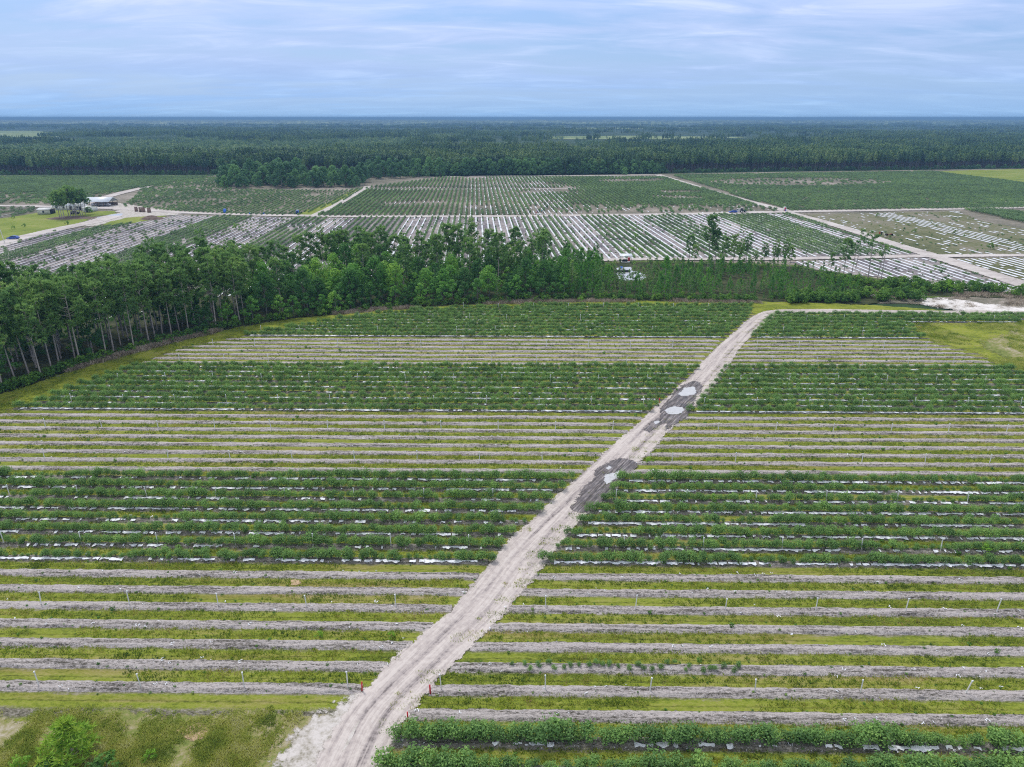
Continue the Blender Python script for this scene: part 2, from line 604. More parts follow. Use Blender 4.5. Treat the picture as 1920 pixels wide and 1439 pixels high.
def m_bed(name, lo, mid, hi, speck=0.70):
    t = NT(name)
    uv = t.uv()
    a = t.noise(t.mapping(uv, (0.12, 1.8, 1)), 1.0, 4, 0.6)
    f = t.noise(t.mapping(uv, (1.8, 4.2, 1)), 1.0, 5, 0.72)
    g = t.noise(t.mapping(uv, (4.5, 6.0, 1), 0, (3, 8, 0)), 1.0, 3, 0.6)
    f2 = t.noise(t.mapping(uv, (5.0, 8.0, 1), 0, (1, 5, 0)), 1.0, 4, 0.7)
    v = t.math('ADD', t.math('MULTIPLY', f2, 0.30), t.math('MULTIPLY_ADD', f, 0.42, t.math('MULTIPLY', a, 0.38)))
    c = t.ramp(v, [(0.465, lo), (0.52, mid), (0.585, hi)])
    sp = t.ramp(g, [(speck - 0.03, 0.0), (speck, 1.0)])
    c = t.mix(sp, c, (0.66, 0.66, 0.68))
    return t.finish(c, 0.9, 0.15, bump=f, bdist=0.30)


def m_sand(name='road_sand', dirt=0.0):
    t = NT(name)
    uv = t.uv()
    s = t.n('ShaderNodeSeparateXYZ')
    t.put(s.inputs[0], uv)
    st = t.noise(t.mapping(uv, (1.3, 0.075, 1)), 1.0, 6, 0.62, 0.6)       # streaks along the road (v = along)
    st2 = t.noise(t.mapping(uv, (5.0, 0.16, 1), 0, (9, 4, 0)), 1.0, 5, 0.65)
    cl = t.noise(uv, 1.7, 5, 0.7)
    au = t.math('ABSOLUTE', s.outputs[0])
    rut = t.ramp(t.math('ABSOLUTE', t.math('SUBTRACT', au, 0.95)), [(0.12, 1.0), (0.60, 0.0)])
    v = t.math('ADD', t.math('MULTIPLY', st, 0.45), t.math('ADD', t.math('MULTIPLY', st2, 0.25), t.math('MULTIPLY', cl, 0.33)))
    v = t.math('SUBTRACT', v, t.math('MULTIPLY', t.math('MULTIPLY', rut, t.noise(t.mapping(uv, (0.3, 0.12, 1)), 1.0, 3)), 0.14))
    c = t.ramp(v, [(0.36, (0.17, 0.148, 0.145)), (0.42, (0.34, 0.30, 0.292)), (0.48, (0.43, 0.380, 0.358)), (0.56, (0.54, 0.488, 0.458))])
    return t.finish(c, 0.95, 0.1, bump=v, bdist=0.15, fade=True, fsc=1.3)


def m_plain_sand(name, stops, sc=0.5, f2=2.0, stretch=(1, 1, 1), rz=0.0, fsc=0.6):
    t = NT(name)
    p = t.mapping(t.pos(), stretch, rz)
    a = t.noise(p, sc, 6, 0.68)
    b = t.noise(p, f2, 4, 0.7)
    v = t.math('MULTIPLY_ADD', b, 0.4, t.math('MULTIPLY', a, 0.6))
    return t.finish(t.ramp(v, stops), 0.95, 0.1, bump=b, bdist=0.1, fade=True, fsc=fsc)


def m_mud():
    t = NT('wet_mud')
    uv = t.uv()
    st = t.noise(t.mapping(uv, (3.4, 0.20, 1)), 1.0, 6, 0.68, 0.3)
    f = t.noise(t.mapping(uv, (1.0, 0.4, 1)), 1.3, 5, 0.7)
    v = t.math('MULTIPLY_ADD', f, 0.35, t.math('MULTIPLY', st, 0.65))
    c = t.ramp(v, [(0.40, (0.030, 0.024, 0.022)), (0.47, (0.085, 0.070, 0.068)), (0.54, (0.17, 0.150, 0.152)), (0.62, (0.34, 0.305, 0.30))])
    r = t.ramp(f, [(0.42, 0.30), (0.58, 0.75)])
    return t.finish(c, r, 0.35, bump=v, bdist=0.22, fade=True, fsc=1.6)


def m_water():
    t = NT('puddle_water')
    f = t.noise(t.pos(), 1.5, 3)
    return t.finish(t.ramp(f, [(0.3, (0.42, 0.42, 0.43)), (0.7, (0.52, 0.52, 0.54))]), 0.06, 0.9, bump=f, bdist=0.004, fade=True, fsc=1.5)


def m_mulch():
    t = NT('torn_white_mulch')
    f = t.noise(t.pos(), 2.2, 5, 0.7)
    c = t.ramp(f, [(0.34, (0.30, 0.30, 0.31)), (0.45, (0.66, 0.68, 0.72)), (0.7, (0.80, 0.82, 0.86))])
    return t.finish(c, 0.4, 0.4, bump=f, bdist=0.12)


SPC = 0.0586 * H                      # bed spacing, 3 m
V0 = 1.446 * H                        # bed n = 0 (near side of it)
M['ground'] = m_ground()
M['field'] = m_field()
M['pasture'] = m_pasture()
M['margin'] = m_margin()
M['bed'] = m_bed('pale_bed_soil', (0.085, 0.078, 0.062), (0.27, 0.245, 0.232), (0.50, 0.455, 0.44), 0.685)
M['bedd'] = m_bed('mulched_bed_soil', (0.07, 0.07, 0.05), (0.15, 0.14, 0.115), (0.27, 0.25, 0.22), 0.66)
M['road'] = m_sand()
M['sand'] = m_plain_sand('loose_white_sand', [(0.38, (0.22, 0.20, 0.15)), (0.46, (0.40, 0.37, 0.33)), (0.56, (0.54, 0.505, 0.48))], 0.6, 2.5)
M['sandw'] = m_plain_sand('white_clearing_sand', [(0.38, (0.26, 0.24, 0.20)), (0.45, (0.50, 0.47, 0.44)), (0.56, (0.70, 0.67, 0.65))], 0.25, 1.2, fsc=0.3)
M['mud'] = m_mud()
M['water'] = m_water()
M['mulch'] = m_mulch()
M['midsoil'] = m_plain_sand('striped_field_soil', [(0.36, (0.085, 0.078, 0.085)), (0.46, (0.17, 0.155, 0.165)), (0.54, (0.31, 0.28, 0.27)), (0.64, (0.44, 0.40, 0.38))], 0.06, 0.9, (1, 0.45, 1), R(-2.8))
M['farsoil'] = m_plain_sand('back_field_soil', [(0.38, (0.095, 0.100, 0.070)), (0.50, (0.180, 0.165, 0.130)), (0.58, (0.29, 0.255, 0.22)), (0.66, (0.42, 0.37, 0.33))], 0.02, 0.5)
M['weedy'] = m_plain_sand('weedy_field_soil', [(0.38, (0.075, 0.090, 0.040)), (0.48, (0.150, 0.155, 0.078)), (0.56, (0.21, 0.19, 0.15)), (0.66, (0.32, 0.29, 0.26))], 0.03, 0.6, (1, 0.4, 1), R(-2.8))
M['lawn'] = m_plain_sand('lawn_grass', [(0.36, (0.110, 0.150, 0.030)), (0.50, (0.185, 0.235, 0.040)), (0.62, (0.27, 0.27, 0.09))], 0.05, 0.6)
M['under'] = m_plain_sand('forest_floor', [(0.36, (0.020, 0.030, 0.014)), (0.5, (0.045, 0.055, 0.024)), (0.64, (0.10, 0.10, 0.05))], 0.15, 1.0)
M['swamp'] = m_plain_sand('thicket_floor', [(0.36, (0.05, 0.075, 0.02)), (0.5, (0.085, 0.13, 0.03)), (0.64, (0.20, 0.19, 0.10))], 0.15, 1.0)
M['dirtmound'] = m_plain_sand('dark_dirt', [(0.36, (0.08, 0.055, 0.045)), (0.6, (0.20, 0.15, 0.13))], 0.5, 2.0)
M['orange'] = m_plain_sand('bare_orange_dirt', [(0.36, (0.28, 0.20, 0.12)), (0.6, (0.52, 0.38, 0.25))], 0.6, 2.5)
M['canopy'] = foliage('far_canopy', [(0.34, (0.012, 0.034, 0.024)), (0.5, (0.034, 0.066, 0.036)), (0.60, (0.085, 0.125, 0.060)), (0.7, (0.15, 0.19, 0.10))], 0.0022, (0.25, 0.0, 0.9), trans=0.0, gain=1.6)


# ---------------------------------------------------------------- sheets and strips
def rough_edge(pts, step, amp, seed):
    out = []
    n = len(pts)
    for i in range(n):
        x1, y1 = pts[i]
        x2, y2 = pts[(i + 1) % n]
        L = math.hypot(x2 - x1, y2 - y1)
        k = max(1, min(400, int(L / step)))
        for j in range(k):
            t = j / k
            x, y = x1 + (x2 - x1) * t, y1 + (y2 - y1) * t
            if L > 1e-6 and amp > 0:
                d = (float(fbm(x / (step * 3), y / (step * 3), seed, 3)) - 0.5) * 2 * amp + (float(vn(x / step * 1.3, y / step * 1.3, seed + 5)) - 0.5) * amp * 0.8
                x += -(y2 - y1) / L * d
                y += (x2 - x1) / L * d
            out.append((x, y))
    return out


def sheet(name, pts, z, mat, step=4.0, amp=0.0, seed=1, frame=NEAR, label=None, kind='structure', parent=None, cat=None, group=None):
    pp = rough_edge(pts, step, amp, seed)
    tri = tessellate_polygon([[Vector((x, y, 0)) for x, y in pp]])
    g = Geo()
    V = np.array([(x, y, z) for x, y in pp])
    T = []
    for a, b, c in tri:
        ax, ay = pp[a]
        bx, by = pp[b]
        cx, cy = pp[c]
        T.append((a, b, c) if (bx - ax) * (cy - ay) - (by - ay) * (cx - ax) > 0 else (a, c, b))
    uv = np.array([frame.UV(x, y) for x, y in pp])
    g.add(V, T, 0, 0.5, uv)
    return ob(name, g.mesh(name, mat), kind=kind, label=label, parent=parent, cat=cat, group=group)


def soft_sheet(name, pts, z, mat, w, cell, frame=NEAR, label=None, kind='structure'):
    """grid sheet whose border dissolves over w metres (attribute fade)."""
    pa = np.array(pts)
    x0, y0 = pa.min(0) - w
    x1, y1 = pa.max(0) + w
    xs = np.arange(x0, x1 + cell, cell)
    ys = np.arange(y0, y1 + cell, cell)
    X, Y = np.meshgrid(xs, ys)
    D = np.full(X.shape, 1e9)
    for i in range(len(pa)):
        a, b = pa[i], pa[(i + 1) % len(pa)]
        ab = b - a
        t = np.clip(((X - a[0]) * ab[0] + (Y - a[1]) * ab[1]) / (ab @ ab + 1e-9), 0, 1)
        D = np.minimum(D, np.hypot(X - a[0] - t * ab[0], Y - a[1] - t * ab[1]))
    D = np.where(inpoly(X, Y, pts), D, -D)
    D = D + (fbm(X / (w * 2.0), Y / (w * 2.0), 7, 3) - 0.5) * w * 1.2
    fade = np.clip(0.5 - D / w, 0, 1)
    idx = np.arange(X.size).reshape(X.shape)
    Fq = np.stack([idx[:-1, :-1], idx[:-1, 1:], idx[1:, 1:], idx[1:, :-1]], -1).reshape(-1, 4)
    keep = fade.ravel()[Fq].min(1) < 0.99
    Fq = Fq[keep]
    used = np.unique(Fq)
    rm = np.zeros(X.size, int)
    rm[used] = np.arange(len(used))
    xv, yv = X.ravel()[used], Y.ravel()[used]
    if isinstance(frame, (Frame, DirFrame)):
        u, v = frame.UV(xv, yv)
    g = Geo()
    g.add(np.stack([xv, yv, np.full(len(used), z)], 1), rm[Fq], 0, 0.5, np.stack([u, v], 1))
    return ob(name, g.mesh(name, mat, False, fade.ravel()[used]), kind=kind, label=label)


class DirFrame:
    def __init__(s, a, b):
        L = math.hypot(b[0] - a[0], b[1] - a[1])
        s.tx, s.ty = (b[0] - a[0]) / L, (b[1] - a[1]) / L

    def UV(s, x, y):
        return (x * s.ty - y * s.tx, x * s.tx + y * s.ty)


def resample(pts, step):
    out = []
    for i in range(len(pts) - 1):
        a, b = pts[i], pts[i + 1]
        L = math.dist(a[:2], b[:2])
        k = max(1, int(L / step))
        for j in range(k):
            t = j / k
            out.append(tuple(a[q] + (b[q] - a[q]) * t for q in range(len(a))))
    out.append(tuple(pts[-1]))
    return out


def smoothline(pts, it=2):
    for _ in range(it):
        o = [pts[0]]
        for a, b in zip(pts[:-1], pts[1:]):
            o.append(tuple(a[q] * 0.75 + b[q] * 0.25 for q in range(len(a))))
            o.append(tuple(a[q] * 0.25 + b[q] * 0.75 for q in range(len(a))))
        o.append(pts[-1])
        pts = o
    return pts


def strip_road(name, pxpts, z, mat, step, amp, seed, ruts=0.05, nx=21, label=None, wide=0.34):
    """pxpts: (px, py, width in metres) along the centre line."""
    pts = [(*G(a, b), w) for a, b, w in pxpts]
    pts = resample(smoothline(pts), step)
    g = Geo()
    V, U, Q = [], [], []
    s = 0.0
    n = len(pts)
    for i, (x, y, w) in enumerate(pts):
        x0, y0, _ = pts[max(0, i - 1)]
        x1, y1, _ = pts[min(n - 1, i + 1)]
        L = math.hypot(x1 - x0, y1 - y0)
        tx, ty = (x1 - x0) / L, (y1 - y0) / L
        if i:
            s += math.hypot(x - x0, y - y0)
        lw = w / 2 * (1 + wide) + (float(fbm(s / 6, 1.3, seed)) - 0.5) * amp * 1.2
        rw = w / 2 * (1 + wide) + (float(fbm(s / 6, 7.7, seed + 3)) - 0.5) * amp * 1.2
        for k in range(nx):
            q = k / (nx - 1) * 2 - 1
            d = q * (rw if q > 0 else lw)
            e = abs(q)
            hz = z + ruts * (-math.exp(-((abs(d) - 0.95) / 0.3) ** 2)) + (float(fbm(d * 1.3, s * 0.35, seed + 9)) - 0.5) * ruts
            if e > 0.75:
                hz = z - 0.01
            V.append((x + ty * d, y - tx * d, hz))
            U.append((d, s))
            Q.append(min(1.0, max(0.0, (e * (1 + wide) - 0.86) / (1 + wide - 0.86))))
    Fc = []
    for i in range(n - 1):
        for k in range(nx - 1):
            a = i * nx + k
            Fc.append((a, a + 1, a + nx + 1, a + nx))
    g.add(V, Fc, 0, 0.5, U)
    return ob(name, g.mesh(name, mat, True, Q), kind='structure', label=label), pts


# ---------------------------------------------------------------- scatter (stuff): instances on points by geometry nodes
def scatter(name, pts, variants, label=None, jitter_tilt=0.0, kind='stuff', parent=None):
    """pts: array rows (x, y, z, rotz, scale, scale_z, variant)."""
    pts = np.asarray(pts, float)
    if len(pts) == 0:
        return None
    me = bpy.data.meshes.new(name)
    me.vertices.add(len(pts))
    me.vertices.foreach_set('co', pts[:, :3].ravel())
    a = me.attributes.new('rot', 'FLOAT_VECTOR', 'POINT')
    rot = np.zeros((len(pts), 3))
    rot[:, 2] = pts[:, 3]
    if jitter_tilt:
        rot[:, 0] = rng.normal(0, jitter_tilt, len(pts))
        rot[:, 1] = rng.normal(0, jitter_tilt, len(pts))
    a.data.foreach_set('vector', rot.ravel())
    a = me.attributes.new('scl', 'FLOAT_VECTOR', 'POINT')
    sc = np.stack([pts[:, 4], pts[:, 4], pts[:, 5]], 1)
    a.data.foreach_set('vector', sc.ravel())
    a = me.attributes.new('vid', 'INT', 'POINT')
    a.data.foreach_set('value', pts[:, 6].astype(np.int32))
    o = ob(name, me, kind=kind, label=label, parent=parent)
    gt = bpy.data.node_groups.new(name + '_nodes', 'GeometryNodeTree')
    gt.interface.new_socket('Geometry', in_out='INPUT', socket_type='NodeSocketGeometry')
    gt.interface.new_socket('Geometry', in_out='OUTPUT', socket_type='NodeSocketGeometry')
    gi = gt.nodes.new('NodeGroupInput')
    go = gt.nodes.new('NodeGroupOutput')
    jn = gt.nodes.new('GeometryNodeJoinGeometry')

    def attr(nm, ty):
        n = gt.nodes.new('GeometryNodeInputNamedAttribute')
        n.data_type = ty
        n.inputs[0].default_value = nm
        return n.outputs[0]
    vid, ar, asx = attr('vid', 'INT'), attr('rot', 'FLOAT_VECTOR'), attr('scl', 'FLOAT_VECTOR')
    for i, vm in enumerate(variants):
        src = bpy.data.objects.new(name + '_source', vm)
        oi = gt.nodes.new('GeometryNodeObjectInfo')
        oi.inputs['Object'].default_value = src
        oi.inputs['As Instance'].default_value = True
        cp = gt.nodes.new('FunctionNodeCompare')
        cp.data_type = 'INT'
        cp.operation = 'EQUAL'
        gt.links.new(vid, cp.inputs[2])
        cp.inputs[3].default_value = i
        ip = gt.nodes.new('GeometryNodeInstanceOnPoints')
        gt.links.new(gi.outputs[0], ip.inputs['Points'])
        gt.links.new(cp.outputs[0], ip.inputs['Selection'])
        gt.links.new(oi.outputs['Geometry'], ip.inputs['Instance'])
        gt.links.new(ar, ip.inputs['Rotation'])
        gt.links.new(asx, ip.inputs['Scale'])
        gt.links.new(ip.outputs[0], jn.inputs[0])
    gt.links.new(jn.outputs[0], go.inputs[0])
    md = o.modifiers.new('scatter', 'NODES')
    md.node_group = gt
    return o


# ---------------------------------------------------------------- plant meshes
def leaf_cards(g, C, N, L, W, mat=0, tint=None):
    """C (n,3) centres, N (n,3) facing, L,W (n) sizes: one quad each."""
    n = len(C)
    N = N / (np.linalg.norm(N, axis=1, keepdims=True) + 1e-9)
    A = rng.normal(size=(n, 3))
    A -= N * np.sum(A * N, 1, keepdims=True)
    A /= np.linalg.norm(A, axis=1, keepdims=True) + 1e-9
    B = np.cross(N, A)
    L = np.broadcast_to(L, (n,))[:, None]
    W = np.broadcast_to(W, (n,))[:, None]
    V = np.stack([C - A * L, C - B * W, C + A * L, C + B * W], 1).reshape(-1, 3)
    Fc = np.arange(4 * n).reshape(n, 4)
    g.add(V, Fc, mat, rng.random(n) if tint is None else tint)


def blob_points(c, r, n, inner=0.55):
    d = rng.normal(size=(n, 3))
    d /= np.linalg.norm(d, axis=1, keepdims=True)
    rad = inner + (1 - inner) * rng.random(n) ** 0.6
    return np.asarray(c) + d * np.asarray(r) * rad[:, None], d


def bush_mesh(h=1.2, w=1.0, n=170, leaf=0.085, lobes=6, mat='bush'):
    g, gs = Geo(), Geo()
    per = n // lobes
    for i in range(lobes):
        a = rng.random() * 6.28
        rr = rng.random() ** 0.6 * w * 0.30
        c = (math.cos(a) * rr, math.sin(a) * rr, h * (0.34 + 0.36 * rng.random()))
        r = (w * (0.24 + 0.1 * rng.random()), w * (0.24 + 0.1 * rng.random()), h * (0.28 + 0.08 * rng.random()))
        p, d = blob_points(c, r, per, 0.4)
        base = rng.random() * 0.5
        leaf_cards(g, p, d + rng.normal(size=d.shape) * 0.5 + (0, 0, 0.45), leaf * (0.8 + 0.7 * rng.random(per)), leaf * 0.62, 0, np.clip(base + 0.5 * rng.random(per), 0, 1))
        gs.tube([(0, 0, 0), (c[0] * 0.5, c[1] * 0.5, c[2] * 0.5), c], [0.022, 0.016, 0.006], 3)
    # some upright shoots
    k = 14
    a = rng.random(k) * 6.28
    rr = rng.random(k) * w * 0.42
    p = np.stack([np.cos(a) * rr, np.sin(a) * rr, h * (0.75 + 0.3 * rng.random(k))], 1)
    leaf_cards(g, p, rng.normal(size=(k, 3)), leaf * 1.2, leaf * 0.45, 0, 0.6 + 0.4 * rng.random(k))
    return g.mesh('foliage', M[mat]), gs.mesh('stems', M['stem'])


def row_segment(length=4.0, h=1.2, w=1.1, n=110, leaf=0.24, mat='bushf', gaps=0.0):
    g = Geo()
    k = int(length / 0.8)
    per = n // k
    for i in range(k):
        if rng.random() < gaps:
            continue
        x = -length / 2 + (i + 0.5) * length / k + rng.normal() * 0.08
        hh = h * (0.85 + 0.3 * rng.random())
        p, d = blob_points((rng.normal() * 0.08, x, hh * 0.55), (w * 0.5, 0.52, hh * 0.45), per, 0.5)
        b = rng.random() * 0.4
        leaf_cards(g, p, d + rng.normal(size=d.shape) * 0.4 + (0, 0, 0.4), leaf * (0.7 + 0.6 * rng.random(per)), leaf * 0.65, 0, b + 0.5 * rng.random(per))
    return g.mesh('bush_row', M[mat])


def needle_clump(g, c, r, n, up=0.5, mat=0, base=0.4, wd=0.16):
    d = rng.normal(size=(n, 3))
    d[:, 2] = d[:, 2] * 0.8 + up
    d /= np.linalg.norm(d, axis=1, keepdims=True)
    L = r * (0.7 + 0.5 * rng.random(n))[:, None]
    sd_ = np.cross(d, rng.normal(size=(n, 3)))
    sd_ /= np.linalg.norm(sd_, axis=1, keepdims=True)
    c = np.asarray(c)
    V = np.stack([c + d * L * 0.15 - sd_ * r * wd, c + d * L * 0.15 + sd_ * r * wd, c + d * L], 1).reshape(-1, 3)
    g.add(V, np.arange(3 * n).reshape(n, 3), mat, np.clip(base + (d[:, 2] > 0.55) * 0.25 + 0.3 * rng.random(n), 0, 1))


def tall_pine(h=19.0, crown=0.5, cw=3.0, clumps=70, sparse=False):
    gt_, gc = Geo(), Geo()
    bend = rng.normal(size=2) * 0.35
    def axis(t):
        return np.array([bend[0] * math.sin(t * 2.2), bend[1] * math.sin(t * 1.7), h * t])
    gt_.tube([axis(t) for t in np.linspace(0, 0.98, 9)], np.linspace(0.23, 0.05, 9), 7)
    k = clumps
    for i in range(k):
        t = 1 - crown * (rng.random() ** 0.85)
        q = (1 - t) / crown              # 0 top, 1 crown base
        rmax = cw * (0.30 + 0.95 * math.sin(min(1, q * 0.92 + 0.12) * math.pi * 0.62)) * (1.0 if q < 0.8 else 1.5 - q * 0.62)
        a = rng.random() * 6.28
        rr = rmax * (0.25 + 0.75 * rng.random() ** 0.6)
        b = axis(t * (1 - 0.05 * q) - 0.03)
        tip = axis(t) + np.array([math.cos(a) * rr, math.sin(a) * rr, 0.15 * rr - 0.3 * q])
        if i % 2 == 0 or sparse:
            gt_.tube([b, (b + tip) / 2 + (0, 0, -0.1), tip], [0.07, 0.045, 0.02], 3, cap=False)
        m = 3 if not sparse else 2
        for j in range(m):
            c = tip + rng.normal(size=3) * (0.42, 0.42, 0.30)
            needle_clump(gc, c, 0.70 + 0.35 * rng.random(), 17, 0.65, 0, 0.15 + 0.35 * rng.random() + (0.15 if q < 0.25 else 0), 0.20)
    # dead branch stubs under the crown
    for i in range(7):
        t = (1 - crown) * (0.55 + 0.45 * rng.random())
        a = rng.random() * 6.28
        b = axis(t)
        gt_.tube([b, b + np.array([math.cos(a) * 1.3, math.sin(a) * 1.3, 0.15])], [0.03, 0.01], 3, cap=False)
    return gt_.mesh('trunk', M['bark'], True), gc.mesh('crown', M['pine'])


def young_pine(h=7.0, w=1.7, mat='ypine', clumps=60):
    gt_, gc = Geo(), Geo()
    gt_.tube([(0, 0, 0), (0.05, 0, h * 0.5), (0, 0, h * 0.97)], [0.11, 0.07, 0.02], 5)
    k = clumps
    for i in range(k):
        t = 0.06 + 0.94 * rng.random() ** 0.9
        rm = w * (1.05 - t) ** 0.75 * (1.0 if t > 0.15 else 0.75)
        a = rng.random() * 6.28
        rr = rm * (0.35 + 0.65 * rng.random())
        c = np.array([math.cos(a) * rr, math.sin(a) * rr, h * t + 0.2 * rr])
        if i % 4 == 0:
            gt_.tube([(0, 0, h * t * 0.95), c], [0.03, 0.01], 3, cap=False)
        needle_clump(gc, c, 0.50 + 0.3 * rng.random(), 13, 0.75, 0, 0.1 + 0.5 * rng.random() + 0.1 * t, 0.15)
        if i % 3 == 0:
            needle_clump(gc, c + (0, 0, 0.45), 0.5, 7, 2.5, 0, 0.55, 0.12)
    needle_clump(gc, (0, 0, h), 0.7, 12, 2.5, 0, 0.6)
    return gt_.mesh('trunk', M['bark']), gc.mesh('crown', M[mat])


def broad_tree(h=12.0, w=4.0, lobes=20, per=85, leaf=0.26, mat='broad', low=0.28, trunk=0.22):
    gt_, gc = Geo(), Geo()
    gt_.tube([(0, 0, 0), (0.15, 0.1, h * 0.25), (0, 0.05, h * 0.5)], [trunk, trunk * 0.8, trunk * 0.45], 7, cap=False)
    for i in range(lobes):
        t = low + (0.93 - low) * ((i + 0.5) / lobes)
        q = (t - low) / (1 - low)
        a = i * 2.399 + rng.normal() * 0.4
        rr = w * math.sin(min(1.0, 0.28 + 0.80 * q) * math.pi) ** 0.7 * (0.35 + 0.45 * rng.random())
        if q > 0.85:
            rr *= 0.6
        c = np.array([math.cos(a) * rr, math.sin(a) * rr, h * t])
        r = w * (0.17 + 0.20 * rng.random())
        if i % 2 == 0:
            gt_.tube([(0, 0.05, h * min(0.5, t * 0.7)), c * (0.5, 0.5, 0.85), c], [trunk * 0.4, trunk * 0.25, 0.02], 4, cap=False)
        p, d = blob_points(c, (r, r, r * 0.72), per, 0.6)
        b = rng.random() * 0.45
        leaf_cards(gc, p, d + rng.normal(size=d.shape) * 0.45 + (0, 0, 0.5), leaf * (0.7 + 0.7 * rng.random(per)), leaf * 0.62, 0, np.clip(b + 0.5 * rng.random(per) + (0.12 if q > 0.7 else 0), 0, 1))
    return gt_.mesh('trunk', M['barkg'], True), gc.mesh('crown', M[mat])


def shrub_mesh(h=2.2, w=1.6, mat='shrub', n=260, leaf=0.17):
    t, c = broad_tree(h, w, 7, n // 7, leaf, mat, 0.22, 0.05)
    t.name, c.name = 'stems', 'foliage'
    return t, c


def grass_patch(L=2.4, W=1.3, n=80, h=0.22, w=0.05, mat='grass'):
    g = Geo()
    x = (rng.random(n) - 0.5) * L
    y = (rng.random(n) - 0.5) * W
    # clumpy
    k = rng.integers(0, 9, n)
    cx, cy = (rng.random(9) - 0.5) * L, (rng.random(9) - 0.5) * W
    m = rng.random(n) < 0.6
    x = np.where(m, cx[k] + rng.normal(size=n) * 0.16, x)
    y = np.where(m, cy[k] + rng.normal(size=n) * 0.12, y)
    a = rng.random(n) * 6.28
    hh = h * (0.5 + rng.random(n))
    lean = rng.normal(size=(n, 2)) * hh[:, None] * 0.5
    V = np.stack([np.stack([x - np.cos(a) * w, y - np.sin(a) * w, np.zeros(n)], 1),
                  np.stack([x + np.cos(a) * w, y + np.sin(a) * w, np.zeros(n)], 1),
                  np.stack([x + lean[:, 0], y + lean[:, 1], hh], 1)], 1).reshape(-1, 3)
    g.add(V, np.arange(3 * n).reshape(n, 3), 0, rng.random(n))
    return g.mesh('grass_patch', M[mat])


def small_tuft(h=0.35, n=26, mat='weed', spread=0.22):
    g = Geo()
    p, d = blob_points((0, 0, h * 0.45), (spread, spread, h * 0.5), n, 0.2)
    leaf_cards(g, p, d + (0, 0, 0.3), 0.09, 0.05)
    return g.mesh('tuft', M[mat])


# ================================================================ SETTING
# ---- the ground: one graded sheet to the horizon
def graded(lim, first, k):
    v, s = [0.0], first
    while v[-1] < lim:
        v.append(v[-1] + s)
        s *= k
    return v


gx = graded(45000, 30, 1.16)
gx = sorted(set([-a for a in gx] + gx))
gy = [-400, -200, -80] + graded(70000, 30, 1.12)
XX, YY = np.meshgrid(gx, gy)
g = Geo()
nxg, nyg = len(gx), len(gy)
idx = np.arange(nxg * nyg).reshape(nyg, nxg)
Fq = np.stack([idx[:-1, :-1], idx[:-1, 1:], idx[1:, 1:], idx[1:, :-1]], -1).reshape(-1, 4)
g.add(np.stack([XX.ravel(), YY.ravel(), np.full(XX.size, -0.25)], 1), Fq)
ob('ground', g.mesh('ground', M['ground']), kind='structure', label='dark green low ground reaching the horizon')

# ---- outlines (photo pixels unprojected onto the ground)
margin_line = [(-160, 850), (-60, 800), (0, 772), (60, 755), (120, 732), (190, 706), (250, 684), (330, 655), (400, 640), (470, 627), (540, 616), (620, 601), (700, 590), (820, 581), (1000, 575), (1200, 573), (1412, 575)]
brush_line = [(-160, 800), (-60, 765), (0, 742), (60, 722), (150, 688), (270, 655), (350, 634), (440, 615), (560, 597), (700, 582), (850, 573), (1000, 567), (1200, 565), (1430, 568)]
road_px = [(560, 1700, 6.8), (606, 1560, 6.2), (652, 1439, 5.6), (694, 1350, 5.4), (738, 1300, 5.4), (792, 1250, 5.3), (842, 1200, 5.2), (895, 1150, 5.3), (935, 1100, 5.4),
           (972, 1050, 5.6), (1020, 1000, 5.4), (1070, 950, 5.5), (1122, 900, 5.7), (1175, 850, 5.7), (1224, 800, 5.6), (1283, 750, 5.8), (1326, 703, 5.2),
           (1366, 652, 5.0), (1400, 620, 4.8), (1424, 600, 4.6), (1442, 589, 5.0), (1470, 585, 4.6), (1540, 584, 4.2), (1640, 585, 4.0), (1740, 587, 4.2), (1920, 588, 4.5), (2120, 589, 4.5)]
roadL = [(a, b) for a, b, w in road_px[:20]]


def road_side(side):
    out = []
    pts = [(*G(a, b), w) for a, b, w in road_px[:21]]
    for i, (x, y, w) in enumerate(pts):
        x0, y0, _ = pts[max(0, i - 1)]
        x1, y1, _ = pts[min(len(pts) - 1, i + 1)]
        L = math.hypot(x1 - x0, y1 - y0)
        tx, ty = (x1 - x0) / L, (y1 - y0) / L
        out.append((x + ty * side * (w / 2 + 0.15), y - tx * side * (w / 2 + 0.15)))
    return out


rl, rr_ = road_side(-1), road_side(1)
near_all = P([(-900, 1900), (-600, 1100)] + margin_line[:1]) + P(brush_line) + P([(1480, 572), (1620, 574), (1700, 578), (1780, 583), (1920, 584), (2200, 584), (2500, 900), (2800, 1900)])
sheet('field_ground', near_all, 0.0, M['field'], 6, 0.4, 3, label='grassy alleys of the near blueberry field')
soft_sheet('grass_margin', P(brush_line) + P(margin_line[::-1]), 0.03, M['margin'], 3.0, 1.0, label='bright yellow green mown verge along the tree belt')
soft_sheet('grass_verge', P([(1410, 566), (1480, 567), (1620, 572), (1700, 577), (1780, 583), (1640, 582), (1500, 580), (1440, 583), (1412, 592), (1405, 575)]), 0.035, M['margin'], 1.5, 0.6, label='bright green verge above the road bend')
soft_sheet('rough_grass', P([(-700, 1354), (0, 1345), (200, 1338), (400, 1334), (560, 1335), (640, 1340), (610, 1400), (560, 1900), (-900, 1900)]), 0.03, M['pasture'], 2.0, 0.5, label='rough patchy grass in the near left corner')
wild_px = [(1712, 607), (1800, 606), (1930, 604), (2300, 604), (2300, 720), (2050, 712), (1925, 697), (1880, 684), (1830, 666), (1770, 648), (1725, 628)]
soft_sheet('wild_grass', P(wild_px), 0.035, M['margin'], 5.0, 1.2, label='uncut yellow green grass patch at the right edge')
